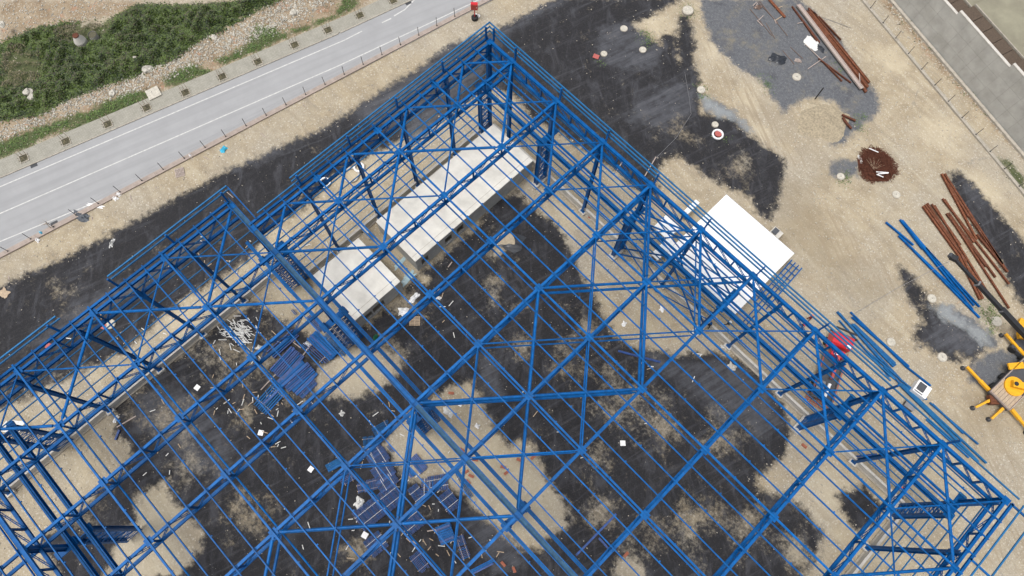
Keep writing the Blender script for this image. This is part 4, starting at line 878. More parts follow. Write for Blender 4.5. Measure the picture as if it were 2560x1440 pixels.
# pallets, timber, sheets
def pallet(u, v, rz, t, m='wood'):
    c = G(u, v); r = empty('pallet', (c.x, c.y, 0), rz, label=t, cat='pallet'); b_ = MB().box((0, 0, 0), (1.5, .13, .03)).mesh('slat', M[m])
    for i in range(7): inst('slat', b_, r, (0, -.6+.2*i, .15))
    for x in (-.65, 0, .65): MB().box((x, 0, .07), (.1, 1.35, .12)).build('runner', M[m], r)
pallet(450, 432, PAVE_A+1.4, 'pale wooden pallet on the gravel verge below the fence', 'woodgrey')
pallet(1037, 803, .8, 'small yellow timber pallet beside the white bags near the shorter concrete building')
def sticks(us, name, m, t, cat, g, w=.1, h=.06):
    me = MB().box((0, 0, 0), (1, w, h)).mesh(name, M[m])
    for u, v, L, a in us:
        c = G(u, v, .06); inst(name, me, None, (c.x, c.y, .06), (0, 0, a), (L, 1, 1), label=t, cat=cat, group=g)
verge = [(232,557,2.1,-.45),(20,688,1.6,-.3),(575,487,1.4,.1),(328,497,1.3,-.3),(393,480,1.9,-.35),(163,598,1.2,-.3),(125,612,1.2,-.3),(70,640,1.6,-.3),(28,660,1.5,-.2),(658,338,1.2,.1),(760,262,1.1,0),(515,395,1.0,.3)]
sticks(verge, 'timber_stake', 'woodgrey', 'weathered timber stake lying on the beige gravel verge beside the road fence', 'stake', 'stakes lying on the gravel verge', .09)
rs = random.Random(5)
for k, (cx, cy, sx, sy, n, where) in enumerate(((640,930,110,110,60,'around the big pile of blue profiles'),(1020,1240,130,110,50,'among the racks of thin blue bars'),(700,1060,90,60,18,'below the row of long blue bars'),(1150,1370,120,50,22,'round the bright blue box sections'),(1000,1050,80,40,10,'on the edge of the sandy island'),(300,820,160,60,12,'under the left roof trusses'),(1080,790,60,60,6,'near the white bag pile'),(1700,900,110,60,8,'on grey ground in the right bay'),(560,640,70,60,12,'beneath the step of the hall roof'),(820,620,60,40,6,'left of the shorter concrete building'),(1500,1040,200,120,8,'in the middle of the right hall'),(900,1330,150,70,12,'left of the big roof node'),(480,1120,120,120,10,'on grey dust in the left hall'))):
    us = [(cx+rs.uniform(-sx, sx), cy+rs.uniform(-sy, sy), rs.uniform(.3, 1.0), rs.uniform(0, 3.14)) for i in range(n)]
    sticks(us[::2], 'timber_offcut', 'wood', 'small brown timber offcut lying '+where, 'timber offcut', 'brown offcuts '+where)
    sticks(us[1::2], 'white_offcut', 'paper', 'small white offcut strip lying '+where, 'white offcut', 'white offcuts '+where)
for l, t in (((340,1040,292,1068) , 'long pale plank on bare soil under the left of the frame'), ((652,975,690,935), 'brown timber across the debris left of the big blue pile'), ((733,920,775,865), 'brown timber pole leaning beside the big blue pile'), ((726,850,752,870), 'pinkish timber above the big blue pile'),
             ((1640,392,1612,440), 'pale pole standing among debris outside the top girder'), ((1560,398,1540,430), 'pale pipe lying outside the north-east wall'), ((1943,848,1920,885), 'pale plank beside the red truck'), ((1100,720,1085,735), 'short pale plank on black ground near the bagged pile'), ((1120,668,1130,655), 'pale timber on black ground by the long building'), ((1068,1328,1125,1318), 'bent pale rail under the roof node')):
    a, b = G(l[0], l[1], .1), G(l[2], l[3], .1); MB().bar(a, b, .14, .1).build('plank', M['woodgrey'], label=t, cat='plank')
# crumpled sheets and bags
def crumple(u, v, sx, sy, m, name, t, cat, rz=0, h=.3, seed=1, group=None):
    g = np.random.default_rng(seed); n = 9; c = G(u, v); V = []
    for i in range(n):
        for j in range(n):
            x, y = (i/(n-1)-.5), (j/(n-1)-.5); rr = 1+.13*math.sin(2*math.atan2(y, x)+seed)+.10*math.sin(5*math.atan2(y, x)+seed*2)+g.normal()*.06
            z = max(0, (1-(2*x)**2)*(1-(2*y)**2))*h*(.5+g.random()); V.append((x*sx*rr, y*sy*rr, z+.02+.01*g.random()))
    F_ = [(i*n+j, (i+1)*n+j, (i+1)*n+j+1, i*n+j+1) for i in range(n-1) for j in range(n-1)]
    q = MB(); q.add(V, F_); return q.build(name, M[m], None, (c.x, c.y, 0), rz, label=t, cat=cat, group=group)
K = 0
for u, v, sx, sy, m, nm, t, cat, rz in [
 (1944,148,2.4,1.9,'blackplastic','plastic_heap','heap of torn black plastic sheeting on the grey yard','plastic heap',.3),(2028,108,2.2,2.2,'paper','plastic_sheet','crumpled white sheet beside the long board','plastic sheet',.3),(2052,122,1.3,.9,'blackplastic','plastic_heap','small dark plastic bundle tucked against the long board','plastic heap',.2),
 (203,542,2.6,1.2,'tarp','tarpaulin','dark grey tarpaulin draped over the fence wall','tarpaulin',.5),(238,515,2.6,.45,'whitecloth','plastic_sheet','long white plastic strip on the fence wall left of two white bags','plastic sheet',.6),(288,496,.9,.6,'whitecloth','paper_bag','white bag lower of two lying by a fence post','bag',.2),(297,486,.8,.7,'whitecloth','paper_bag','white bag upper of two lying by a fence post','bag',.6),
 (477,390,.6,.7,'whitecloth','paper_bag','white bag lying alone behind the fence in the middle','bag',.3),(94,600,.7,.6,'whitecloth','paper_bag','white bag under the fence near the left edge','bag',.3),(105,583,.9,.5,'cyan','plastic_bag','bright blue plastic on the fence wall near the left edge','plastic',.8),(559,374,.9,1.0,'cyan','plastic_bag','bright blue crumpled plastic on the gravel verge','plastic',.3),
 (280,608,.5,1.3,'paper','wrapping','twisted pale wrapping on the black strip left of the frame','wrapping',.7),(1192,40,.9,.9,'whitecloth','wrapping','white bag at the foot of the red cabinet','bag',.2),(10,733,1.3,1.2,'wood','cardboard','brown cardboard at the far left edge on black ground','cardboard',.2),
 (1020,695,.9,2.6,'glasspane','sheet_stack','pale bluish sheets lying between the two concrete buildings, lower','sheet stack',.05),(1000,658,.6,2.0,'glasspane','sheet_stack','pale bluish sheets between the two concrete buildings, upper','sheet stack',.05),
 (1010,780,1.6,1.1,'whitecloth','bag_pile','pile of white bags beside the shorter concrete building','bag pile',.8),(1035,745,.8,1.6,'white','profile_bundle','bundle of white profiles near the pile of white bags','profile bundle',.2),(1097,745,.7,.5,'whitecloth','paper_bag','white bag alone on black ground by the roof truss','bag',.4),
 (1830,917,1.1,.9,'conc','concrete_tray','pale square mixing tray on grey ground inside the hall','tray',.1),(493,969,.7,.7,'white','paper_sheet','white sheet of board under the truss left of the big blue pile','sheet',.2),(652,1082,.7,.7,'white','paper_sheet','white sheet in the middle of the left hall','sheet',.6),(777,1173,.65,.7,'white','paper_sheet','white sheet on black ground left of the bar racks','sheet',.2),(912,1338,.75,.75,'white','paper_sheet','white sheet below left of the big roof node','sheet',.3),(1557,1108,.7,.7,'white','paper_sheet','white sheet alone on black ground in the right bay','sheet',.8),
 (1150,1010,.6,.6,'white','paper_sheet','white sheet on the sandy island near the crane column','sheet',.3),(1193,1065,.6,.6,'whitecloth','paper_bag','white bag in the middle of the sandy island','bag',.3),(1120,1030,1.4,.9,'paper','debris_heap','heap of mixed white and brown rubbish beside the crane column','rubbish heap',.3),(898,1258,1.2,1.2,'paper','wrapping','torn white wrapping left of the double bar rack','wrapping',.3),(290,1048,.5,.9,'white','wrapping','white canister shapes beside the long pale plank','wrapping',.4),
 (30,1065,2.6,1.4,'paper','sheet_pile','pile of white boards at the far left under the frame','board pile',.7),(1435,500,1.0,.7,'whitecloth','plastic_bag','white plastic by a thin column base at the north-east wall','plastic',.3),(1480,545,1.2,.7,'brick','rubble','reddish rubble at the foot of the thin column','rubble',.5),(1812,870,1.3,.4,'paper','rubble','pale rubble beside the low wall on the right','rubble',.3),(1655,772,.7,.8,'whitecloth','plastic_bag','white plastic on sand inside the right bay','plastic',.3),(1560,810,.6,.7,'whitecloth','plastic_bag','white plastic pair on sand in the right bay','plastic',.3),
 (2248,1245,.9,.8,'tarp','plastic_heap','bluish plastic heap near the orange-vested worker','plastic heap',.3),(1895,18,1.0,.9,'rustfaint','bundle','brown bundle at the top of the grey yard','bundle',.3),(1995,152,1.0,.6,'woodgrey','debris_heap','small pale rubble heap at the end of the faint rusty bars','rubble',.5),(940,845,.8,.8,'green','plastic_tub','green plastic heap beside the crane column base','plastic heap',0),
 (2150,400,.4,1.6,'paper','wrapping','white wrapping on the left rim of the rusty wire tangle','wrapping',.9),(855,1040-6,.7,.6,'paper','wrapping','white wrapping near the end of the big blue pile','wrapping',.2),(720,955,1.0,.8,'paper','wrapping','torn white wrapping at the head of the big blue pile','wrapping',.2),(770,860,.9,.6,'paper','wrapping','white wrapping at the head of the channel stack','wrapping',.1),(650,870,.9,.7,'paper','wrapping','torn white wrapping above the dark profile bundle','wrapping',.4)]:
    K += 1
    if nm == 'paper_sheet':
        c = G(u, v); q = MB(); q.box((0, 0, .03), (sx, sy, .02)); q.box((.05, -.04, .05), (sx*.8, sy*.85, .012), rz=.15); q.build(nm, M['whitecloth'], None, (c.x, c.y, 0), rz, label=t, cat=cat); continue
    crumple(u, v, sx, sy, m, nm, t, cat, rz, .06 if 'sheet' in nm or 'board' in t else .35, K)
# cardboard/brick pieces on the sandy island
bm_ = MB().box((0, 0, .1), (.75, .35, .2)).mesh('brick_block', M['brick'])
for u, v, a in ((1128,983,.8),(1155,1125,.2),(1188,1150,.7),(1178,1190,.3),(1165,1180,1.2),(1258,1168,.7),(1266,1182,1.4),(1298,1150,.6),(1333,1143,1.4),(1258,1410,.1),(1285,1424,-.3),(1565,1386,1.4),(1170,1205,.1),(2010,1115,.2)):
    c = G(u, v); inst('brick_block', bm_, None, (c.x, c.y, 0), (0, 0, a+random.uniform(-.2, .2)), label='reddish hollow brick block lying '+('on the sandy island near the middle of the hall' if v < 1215 and u < 1400 else 'on dark ground away from the sandy island'), cat='brick block', group='loose red brick blocks '+('on the sandy island' if v < 1215 and u < 1400 else 'off the sandy island'))
# pale offcut heap by the left perimeter wall
c = G(598, 830); r = empty('offcut_heap', (c.x, c.y, 0), 0, label='fan of pale white offcuts heaped by the left perimeter wall', cat='offcut heap')
q = MB()
for i in range(110):
    a = random.uniform(-.3, .9); x, y = random.gauss(0, 1.1), random.gauss(0, 1.0); L = random.uniform(.5, 1.2); z = .05+.35*math.exp(-(x*x+y*y)/2)*random.random()
    q.bar((x-L/2*math.cos(a), y-L/2*math.sin(a), z), (x+L/2*math.cos(a), y+L/2*math.sin(a), z+random.uniform(-.05, .1)), .09, .05)
q.build('offcuts', M['paper'], r, kind='stuff')
# rusty wire tangle
c = G(2190, 415); r = empty('wire_tangle', (c.x, c.y, 0), 0, label='big round tangle of rusty reinforcement wire with white scraps on it', cat='wire tangle')
q = MB(); rg = random.Random(2)
for i in range(1300):
    a = rg.uniform(0, 6.28); rr = abs(rg.gauss(0, 1)); rr = 3.0*math.sqrt(rg.random())*(1+.1*math.sin(3*a)); x, y = rr*math.cos(a), rr*math.sin(a); z = .1+1.3*max(0, 1-(rr/3.2)**2)*rg.random()
    b = rg.uniform(0, 6.28); L = rg.uniform(.25, .7); p = Vector((x, y, z))
    for k in range(3):
        n_ = p+Vector((math.cos(b)*L/3, math.sin(b)*L/3, rg.uniform(-.08, .08))); q.bar(p, n_, .045, .045); p = n_; b += rg.uniform(-.9, .9)
q.build('wire_mass', M['rustdark'], r, kind='stuff')
q = MB(); q.add([(2.8*math.cos(i*.4)*(1+.07*math.sin(i*2.2)), 2.8*math.sin(i*.4)*(1+.07*math.sin(i*2.2)), .06) for i in range(16)]+[(0, 0, .35)], [(i, (i+1) % 16, 16) for i in range(16)]); q.build('wire_core', M['rustdark'], r)
for l in ((.6, -1.6, 2.0, -.4), (.9, -1.9, 1.9, -1.6), (1.0, -1.7, 2.0, -.5), (-2.6, .9, -1.2, 1.3)):
    MB().bar((l[0], l[1], 1.0), (l[2], l[3], 1.1), .13, .06).build('white_strip', M['white'], r)
for i in range(9):
    a = 1.2+.22*i; MB().tube((.1, -1.3, .7), (.1+1.9*math.cos(a), -1.3+1.9*math.sin(a)*rg.uniform(.6, 1), 1.15), .03, 5, r1=.012).build('dry_branch', M['wood'], r)
# post standing in the beige mound
a = G(2038, 247, 0); MB().tube(a, a+Vector((0, 0, 3.0)), .1, 8).build('steel_post', M['black'], label='single black steel post standing on the edge of the grey yard', cat='post')
# cables
for pts, t in (([(2372,654,5.5),(2240,722,1.5),(2110,800,.1)], 'thin cable running from the crane boom tip to the stacked blue beams'), ([(1712,180,.05),(1722,240,.05),(1728,285,.05),(1690,345,.05),(1640,395,.05)], 'thin pale hose crossing the black yard'), ([(2050,42,.05),(2080,52,.05),(2128,70,.05)], 'thin dark cable on the sand by the rusty pile')):
    q = MB(); P_ = [G(*p) for p in pts]
    for a, b in zip(P_, P_[1:]): q.tube(a, b, .03, 5)
    q.build('cable', M['grey'], label=t, cat='cable')
# ------------------------------------------------------------------ red truck with crane arm
a, b = G(2092, 850, 2), G(2035, 1010, 1); ang = math.atan2(a.y-b.y, a.x-b.x)
mid = G(2064, 925, 0); r = empty('crane_truck', (mid.x, mid.y, 0), ang, label='red crane truck with black bed parked beside the blue frame', cat='truck')
q = MB(); q.box((0, 0, .95), (8.2, .9, .3)); q.build('chassis', M['black'], r)
q = MB(); pr = [(-.95, 1.0), (-1.0, 2.6), (-.75, 3.0), (.55, 3.0), (.95, 2.3), (1.05, 1.0)]
n_ = len(pr); q.add([(3.5+x, -1.22, z) for x, z in pr]+[(3.5+x, 1.22, z) for x, z in pr], [(i, n_+i, n_+(i+1) % n_, (i+1) % n_) for i in range(n_)]+[tuple(range(n_)), tuple(range(2*n_-1, n_-1, -1))])
cab = q.build('cab', M['red'], r); bv = cab.modifiers.new('bevel', 'BEVEL'); bv.width = .12; bv.segments = 3
MB().box((4.32, 0, 2.45), (.08, 2.1, .75), M=Euler((0, -.5, 0)).to_matrix()).build('windscreen', M['glass'], r); MB().box((4.65, 0, 3.0), (.22, 2.5, .1)).build('sun_visor', M['black'], r)
MB().box((3.3, -.1, 3.05), (.55, .6, .08)).build('roof_hatch', M['redlattice'], r); MB().box((2.75, -.75, 3.03), (.45, .5, .1)).build('roof_sign', M['white'], r)
for y in (-1.45, 1.45): MB().box((4.3, y, 2.4), (.15, .3, .4)).build('mirror', M['black'], r)
MB().box((-1.2, 0, 1.2), (6.2, 2.4, .14)).build('bed', M['darkgrey'], r)
for y in (-1.2, 1.2): MB().bar((-4.2, y, 1.55), (1.7, y, 1.55), .05, .5).build('side_rail', M['grey'], r)
MB().box((1.75, 0, 1.9), (.9, 1.5, 1.1)).build('winch_housing', M['red'], r)
for i in range(3): MB().box((1.5+.22*i, 0, 2.48), (.1, 1.0, .05)).build('white_stripe', M['white'], r)
MB().bar((2.0, -.15, 2.5), (-1.6, -.25, 2.1), .30, .35).build('boom', M['redlattice'], r); MB().box((-2.6, .5, 1.4), (1.2, .9, .3)).build('tool_box', M['grey'], r); MB().bar((-4.2, -1.25, 1.9), (2.4, -1.25, 1.9), .07, .07).build('guard_rail', M['redlattice'], r); MB().bar((-4.2, 1.25, 1.9), (2.4, 1.25, 1.9), .07, .07).build('guard_rail', M['redlattice'], r)
MB().bar((-2.2, -.25, 2.05), (-4.0, -.2, 1.8), .3, .3).build('boom_end', M['white'], r)
wm = MB().tube((0, -.18, 0), (0, .18, 0), .52, 20).mesh('wheel', M['rubber'])
for x in (3.4, -1.9, -3.1):
    for y in (-1.08, 1.08): inst('wheel', wm, r, (x, y, .52))
r.scale = (1.12, 1.18, 1.1)
# red lattice basket behind the truck
c = G(2040, 1005); r = empty('lattice_basket', (c.x, c.y, 0), wang((2015, 985), (2060, 1010)), label='faded red steel lattice frame lying by the low wall behind the truck', cat='lattice frame')
for y in (-.7, -.35, 0, .35, .7): MB().bar((-1.6, y, .3+abs(y)*.2), (1.6, y, .3+abs(y)*.2), .06, .06).build('rail', M['redlattice'], r)
for i in range(9): MB().bar((-1.6+.4*i, -.7, .42), (-1.6+.4*i, .7, .42), .05, .05).build('rung', M['redlattice'], r)
for i in range(4): MB().bar((-1.2+.7*i, .7, .42), (-.9+.7*i, 1.3, .6), .05, .05).build('strut', M['redlattice'], r)
# ------------------------------------------------------------------ yellow mobile crane, partly in view
Zk = lambda x, y: (2200+x/4.236, 740+y/4.236)
Yc = G(*Zk(1560, 960)); r = empty('mobile_crane', (Yc.x, Yc.y, 0), 0, label='yellow mobile crane with outriggers spread and timber deck at the right edge', cat='mobile crane')
def loc(x, y, z): p = G(*Zk(x, y), z); return Vector((p.x-Yc.x, p.y-Yc.y, z))
ca, cb = loc(1165, 1010, 1.7), loc(1480, 700, 1.7); cc = loc(1365, 1210, 1.7)
u_ = (cb-ca); v_ = (cc-ca); ur = u_.normalized(); vr = v_.normalized()
P_ = [ca, ca+ur*11, ca+ur*11+vr*v_.length, cc]
q = MB(); q.poly([(p.x, p.y) for p in P_], 1.0, 1.62); q.build('carrier', M['darkgrey'], r)
for p, q_ in ((P_[0], P_[1]), (P_[3], P_[0]), (P_[2], P_[3])): MB().bar((p.x, p.y, 1.75), (q_.x, q_.y, 1.75), .10, .35).build('deck_rim', M['woodgrey'], r)
nb = 7
for i in range(nb):
    s0 = ca+vr*v_.length*(i+.5)/nb; a = s0+ur*.25; b = s0+ur*3.0; MB().bar((a.x, a.y, 1.66), (b.x, b.y, 1.66), v_.length/nb*.9, .06).build('deck_board', M['wood'], r)
tc = loc(1430, 955, 2); MB().tube((tc.x, tc.y, 1.7), (tc.x, tc.y, 1.95), 1.35, 32).build('turntable', M['yellow'], r)
MB().bar((tc.x-.6, tc.y-.2, 2.3), (tc.x+3.6, tc.y+2.4, 2.3), .9, .7).build('superstructure', M['yellow'], r); MB().tube((tc.x-.3, tc.y, 2.6), (tc.x-.3, tc.y, 2.72), .3, 16).build('winch_drum', M['black'], r)
MB().box((tc.x+2.2, tc.y+2.6, 2.5), (2.4, 2.2, 1.4), rz=.6).build('counterweight', M['yellow'], r)
def outrig(x0, y0, x1, y1, zt_, pad=None, w=.42):
    a, b = loc(x1, y1, 1.0), loc(x0, y0, zt_); d = (b-a)
    m1 = a+d*.45; o = MB().bar(a, m1, w, .45).build('outrigger', M['yellow'], r); MB().bar(m1, b, w*.75, .34).build('outrigger_arm', M['yellow'], r)
    MB().tube((b.x, b.y, b.z), (b.x, b.y, .05), .1, 8).build('jack', M['grey'], r); f = pad or b; MB().tube((b.x, b.y, 0), (b.x, b.y, .12), .34, 16).build('outrigger_pad', M['black'], r)
outrig(1330, 400, 1570, 680, 1.0); outrig(920, 750, 1175, 1020, 1.0); outrig(1010, 1180, 1220, 1075, .7, w=.36); outrig(1180, 1300, 1320, 1170, .7, w=.36); outrig(1590, 1440, 1390, 1200, .9)
MB().box(tuple(loc(1440, 740, 1.8)), (2.2, .9, .25), rz=.9).build('front_fender', M['yellow'], r)
MB().box(tuple(loc(1200, 1100, .9)), (1.3, 1.3, .8), rz=.8).build('outrigger_box', M['rust'], r)
for k in range(4):
    for s_ in (0, 1):
        p = ca+ur*(1.6+2.2*k)+vr*(v_.length*s_); inst('wheel', wm, r, (p.x, p.y, .55), (0, 0, math.atan2(ur.y, ur.x)))
# second machine with dark telescopic boom
a = G(2384, 645, 7.5); b = G(2575, 850, 3.2); d = b-a; rr_ = empty('telescopic_crane', (b.x, b.y, 0), 0, label='yellow machine at the right edge with long dark telescopic boom over rusty beams', cat='crane')
la_, lb_ = a-Vector((b.x, b.y, 0)), Vector((0, 0, 3.2))
def seg_(t0, t1, w): MB().bar(lb_.lerp(la_, t0), lb_.lerp(la_, t1), w, w*1.1).build('boom_section', M['black'], rr_)
seg_(-.25, .38, .66); seg_(.36, .70, .50); seg_(.68, .98, .36)
for t in (.37, .69): p = lb_.lerp(la_, t); MB().bar(p-(lb_-la_).normalized()*.12, p+(lb_-la_).normalized()*.12, .72, .72).build('boom_collar', M['grey'], rr_)
p = lb_.lerp(la_, 1.0); MB().box(tuple(p), (.9, .7, .6), rz=.3).build('boom_head', M['black'], rr_); MB().tube(p+Vector((-.5, .3, 0)), p+Vector((-.5, -.3, 0)), .3, 12).build('sheave', M['darkgrey'], rr_)
c = G(2556, 812, 2.2)-Vector((b.x, b.y, 0)); MB().box((c.x+.5, c.y+.2, 2.0), (2.2, 1.5, .6), rz=.2).build('body', M['yellow'], rr_); c = G(2560, 835, 1.5)-Vector((b.x, b.y, 0)); MB().box((c.x+.3, c.y, 1.2), (1.8, 1.0, .6), rz=.7).build('body_panel', M['yellow'], rr_)
MB().box((1.2, 0, .6), (3.5, 2.2, .8)).build('chassis', M['darkgrey'], rr_)
for x, y in ((0, -1.1), (0, 1.1), (2.4, -1.1), (2.4, 1.1)): inst('wheel', wm, rr_, (x, y, .52))
# ------------------------------------------------------------------ people
def person(u, v, rz, label, top, legs, hat, pose=0):
    c = G(u, v); J_ = {'pel': (0, 0, .95), 'ch': (.05, 0, 1.28), 'nk': (.07, 0, 1.48), 'hd': (.09, 0, 1.62), 'tp': (.09, 0, 1.74)}
    st = .18+.1*pose
    for s, sg in (('l', 1), ('r', -1)):
        k = st*sg
        J_.update({s+'h': (0, .1*sg, .9), s+'k': (k*.6+.04, .11*sg, .5), s+'a': (k-.04, .11*sg, .08), s+'t': (k+.13, .12*sg, .04),
                   s+'s': (.05, .19*sg, 1.42), s+'e': (.05-k*.4, .27*sg, 1.15), s+'w': (.24 if pose else -k*.6+.15, .25*sg, 1.0 if pose else .92), s+'f': (.3 if pose else -k*.6+.2, .24*sg, .97 if pose else .84)})
    names = list(J_); ix = {n: i for i, n in enumerate(names)}
    E_ = [('pel', 'ch'), ('ch', 'nk'), ('nk', 'hd'), ('hd', 'tp')]
    for s in 'lr': E_ += [('pel', s+'h'), (s+'h', s+'k'), (s+'k', s+'a'), (s+'a', s+'t'), ('ch', s+'s'), (s+'s', s+'e'), (s+'e', s+'w'), (s+'w', s+'f')]
    me = bpy.data.meshes.new('person'); me.from_pydata([J_[n] for n in names], [(ix[a], ix[b]) for a, b in E_], [])
    o = bpy.data.objects.new('person_tmp', me); COL.objects.link(o); o.modifiers.new('s', 'SKIN'); rad = {'pel': .15, 'ch': .16, 'nk': .07, 'hd': .11, 'tp': .08, 'h': .10, 'k': .065, 'a': .05, 't': .05, 's': .08, 'e': .055, 'w': .04, 'f': .045}
    for n, sv in zip(names, me.skin_vertices[0].data): rv = rad.get(n) or rad[n[1:]]; sv.radius = (rv, rv*1.1); sv.use_root = n == 'pel'
    ss = o.modifiers.new('u', 'SUBSURF'); ss.levels = ss.render_levels = 1
    dg = bpy.context.evaluated_depsgraph_get(); dg.update(); m2 = bpy.data.meshes.new_from_object(o.evaluated_get(dg)); bpy.data.objects.remove(o)
    m2.materials.clear()
    for m_ in (top, legs, 'skin', 'black'): m2.materials.append(M[m_])
    for p in m2.polygons:
        z, y = p.center.z, abs(p.center.y); p.material_index = 2 if z > 1.5 or (y > .2 and z < 1.0) else 0 if z > .93 else 3 if z < .11 else 1; p.use_smooth = True
    P__ = bpy.data.objects.new('person', m2); COL.objects.link(P__); P__.location = (c.x, c.y, 0); P__.rotation_euler = (0, 0, rz); tag(P__, label, 'person')
    q = MB(); n1, n2 = 12, 5
    for i in range(n2):
        for j in range(n1):
            t, a = i/(n2-1)*math.pi/2, 2*math.pi*j/n1; q.v.append((.09+.15*math.cos(t)*math.cos(a)*1.1, .145*math.cos(t)*math.sin(a), 1.68+.14*math.sin(t)))
    for i in range(n2-1):
        for j in range(n1): q.f.append((i*n1+j, i*n1+(j+1) % n1, (i+1)*n1+(j+1) % n1, (i+1)*n1+j)); q.m.append(0)
    q.add([(.09+.23*math.cos(a)*(1.15 if math.cos(a) > 0 else .8), .17*math.sin(a), 1.68) for a in [2*math.pi*j/12 for j in range(12)]], [tuple(range(12))]); q.build('helmet', M[hat], P__, smooth=False)
person(2019, 800, 2.2, 'worker in dark red top and orange helmet walking outside the eaves girder', 'darkred', 'darkred', 'orange')
person(2000, 817, -1.0, 'worker in dark clothes and red helmet standing under the eaves girder', 'darkcloth', 'darkcloth', 'red', 1)
person(1815, 812, .5, 'worker in black with white helmet bending by the low wall', 'darkcloth', 'jeans', 'white', 1)
person(2240, 1222, 1.0, 'worker in orange vest at the end of the low wall, lower right', 'orange', 'jeans', 'orange')
person(1769, 818, 2.0, 'worker in dark clothes on the hall side of the low wall', 'darkcloth', 'darkcloth', 'blue', 1)
# ------------------------------------------------------------------ concrete cones in the gully, boulders
for u, v, t, rd in ((205, 108, 'pale concrete manhole cone with brown lid standing in the brambles', 1), (235, 92, 'open concrete ring half hidden in brambles beside the cone', 0)):
    c = G(u, v, -1.5); r = empty('concrete_cone', (c.x, c.y, -2.2), 0, label=t, cat='concrete cone')
    if rd: MB().tube((0, 0, 0), (0, 0, 1.4), .95, 20).build('ring', M['conc'], r); MB().tube((0, 0, 1.4), (0, 0, 2.5), .95, 20, r1=.5).build('cone', M['conc'], r); MB().tube((0, 0, 2.5), (0, 0, 2.65), .5, 20).build('lid', M['rustdark'], r)
    else: MB().tube((0, 0, 0), (0, 0, 1.3), .7, 20, cap=False).build('ring', M['conc'], r); MB().tube((0, 0, 1.1), (0, 0, 1.2), .6, 20).build('soil_fill', M['soil'], r)
def rock(s, seed, m):
    g = np.random.default_rng(seed); q = MB(); n1, n2 = 8, 5; V = []
    for i in range(n2):
        for j in range(n1):
            t, a = -1.2+2.4*i/(n2-1), 2*math.pi*j/n1; k = 1+g.normal()*.16; V.append((math.cos(t)*math.cos(a)*k, math.cos(t)*math.sin(a)*k*.8, .55*math.sin(t)*k))
    F_ = [(i*n1+j, i*n1+(j+1) % n1, (i+1)*n1+(j+1) % n1, (i+1)*n1+j) for i in range(n2-1) for j in range(n1)]+[tuple(range(n1-1, -1, -1)), tuple(range((n2-1)*n1, n2*n1))]
    q.add(V, F_); return q.mesh('boulder', M[m])
RK = [rock(1, i, 'whitestone') for i in range(5)]
for k, (u, v, s, t) in enumerate([(86,248,1.1,'grey-white boulder in the brambles near the left edge, lower one'),(70,230,.8,'smaller white boulder in the brambles near the left edge'),(337,147,.5,'white stone in the brambles, right of the middle'),(368,174,.9,'large flat pale stone on the rubble bank above the square cover'),(282,232,.7,'flat cream stone on the rubble bank left of the square cover'),(537,94,.6,'pale stone at the top of the rubble bank'),(735,32,.8,'pale stone in the rubble near the top'),(5,62,.7,'pale stone on brown soil at the left edge'),(1360//1,0,.01,'')]):
    if not t: continue
    c = G(u, v, -.1); inst('boulder', RK[k % 5], None, (c.x, c.y, 0), (0, 0, k*1.3), (s, s, s), label=t, cat='boulder')
# ------------------------------------------------------------------ stones, bushes, grass
def gzat(Q): return gz(Q)
def scatter_stones(name, n, polyset, smin, smax, m, inside=True, avoid=(), region=None, seed=3, zoff=0):
    g = np.random.default_rng(seed); U = g.random((n*3, 2))
    if region: u0, v0, u1, v1 = region
    else: u0, v0, u1, v1 = -20, -20, 2580, 1460
    # sample the quadrilateral of ground that the view covers
    c00, c10, c01, c11 = [np.array(G(a, b)[:2]) for a, b in ((u0, v0), (u1, v0), (u0, v1), (u1, v1))]
    Q = (c00*(1-U[:, :1])+c10*U[:, :1])*(1-U[:, 1:])+(c01*(1-U[:, :1])+c11*U[:, :1])*U[:, 1:]
    if polyset: Q = Q[comb(Q, polyset) > g.normal(size=len(Q))*.5]
    if avoid: Q = Q[comb(Q, avoid) < g.normal(size=len(Q))*.8]
    Q = Q[:n]; k = len(Q); s = smin+(smax-smin)*g.random(k)**3; z = gzat(Q)+zoff
    base = np.array([(1, 0, 0), (.1, 1, 0), (-1, .1, 0), (0, -1, 0), (0, 0, .7), (0, 0, -.5)], float)
    V = np.repeat(base[None], k, 0)*(1+g.normal(size=(k, 6, 1))*.25); a = g.random(k)*6.28; ca, sa = np.cos(a)[:, None], np.sin(a)[:, None]
    x, y = V[..., 0]*ca-V[..., 1]*.7*sa, V[..., 0]*sa+V[..., 1]*.7*ca
    V = np.stack([x, y, V[..., 2]], -1)*s[:, None, None]+np.column_stack([Q, z])[:, None]
    T = np.array([(0, 1, 4), (1, 2, 4), (2, 3, 4), (3, 0, 4), (1, 0, 5), (2, 1, 5), (3, 2, 5), (0, 3, 5)])
    F_ = (np.arange(k)[:, None, None]*6+T[None]).reshape(-1, 3)
    return bulk(name, V.reshape(-1, 3), F_, m, kind='stuff')
ROADP = [(-400,560),(0,401),(860,42),(1040,-40),(1300,-40),(1180,45),(0,655),(-300,800)]
BLD = [[(1233,318),(1330,408),(1043,672),(940,560)], [(897,597),(1001,715),(880,830),(760,720)], [(1815,487),(1985,635),(1838,783),(1668,640)]]
scatter_stones('gravel_stones', 16000, None, .05, .19, M['stone'], avoid=BLACK+GREY+[ROADP]+BLD, seed=4)
scatter_stones('gravel_on_millings', 1100, BLACK, .04, .13, M['stone'], avoid=[ROADP]+BLD, seed=5)
RUB = [(-20,330),(100,286),(330,188),(450,120),(560,80),(620,50),(700,0),(800,-10),(845,-10),(760,45),(640,100),(450,180),(330,232),(200,268),(60,325),(-20,352)]
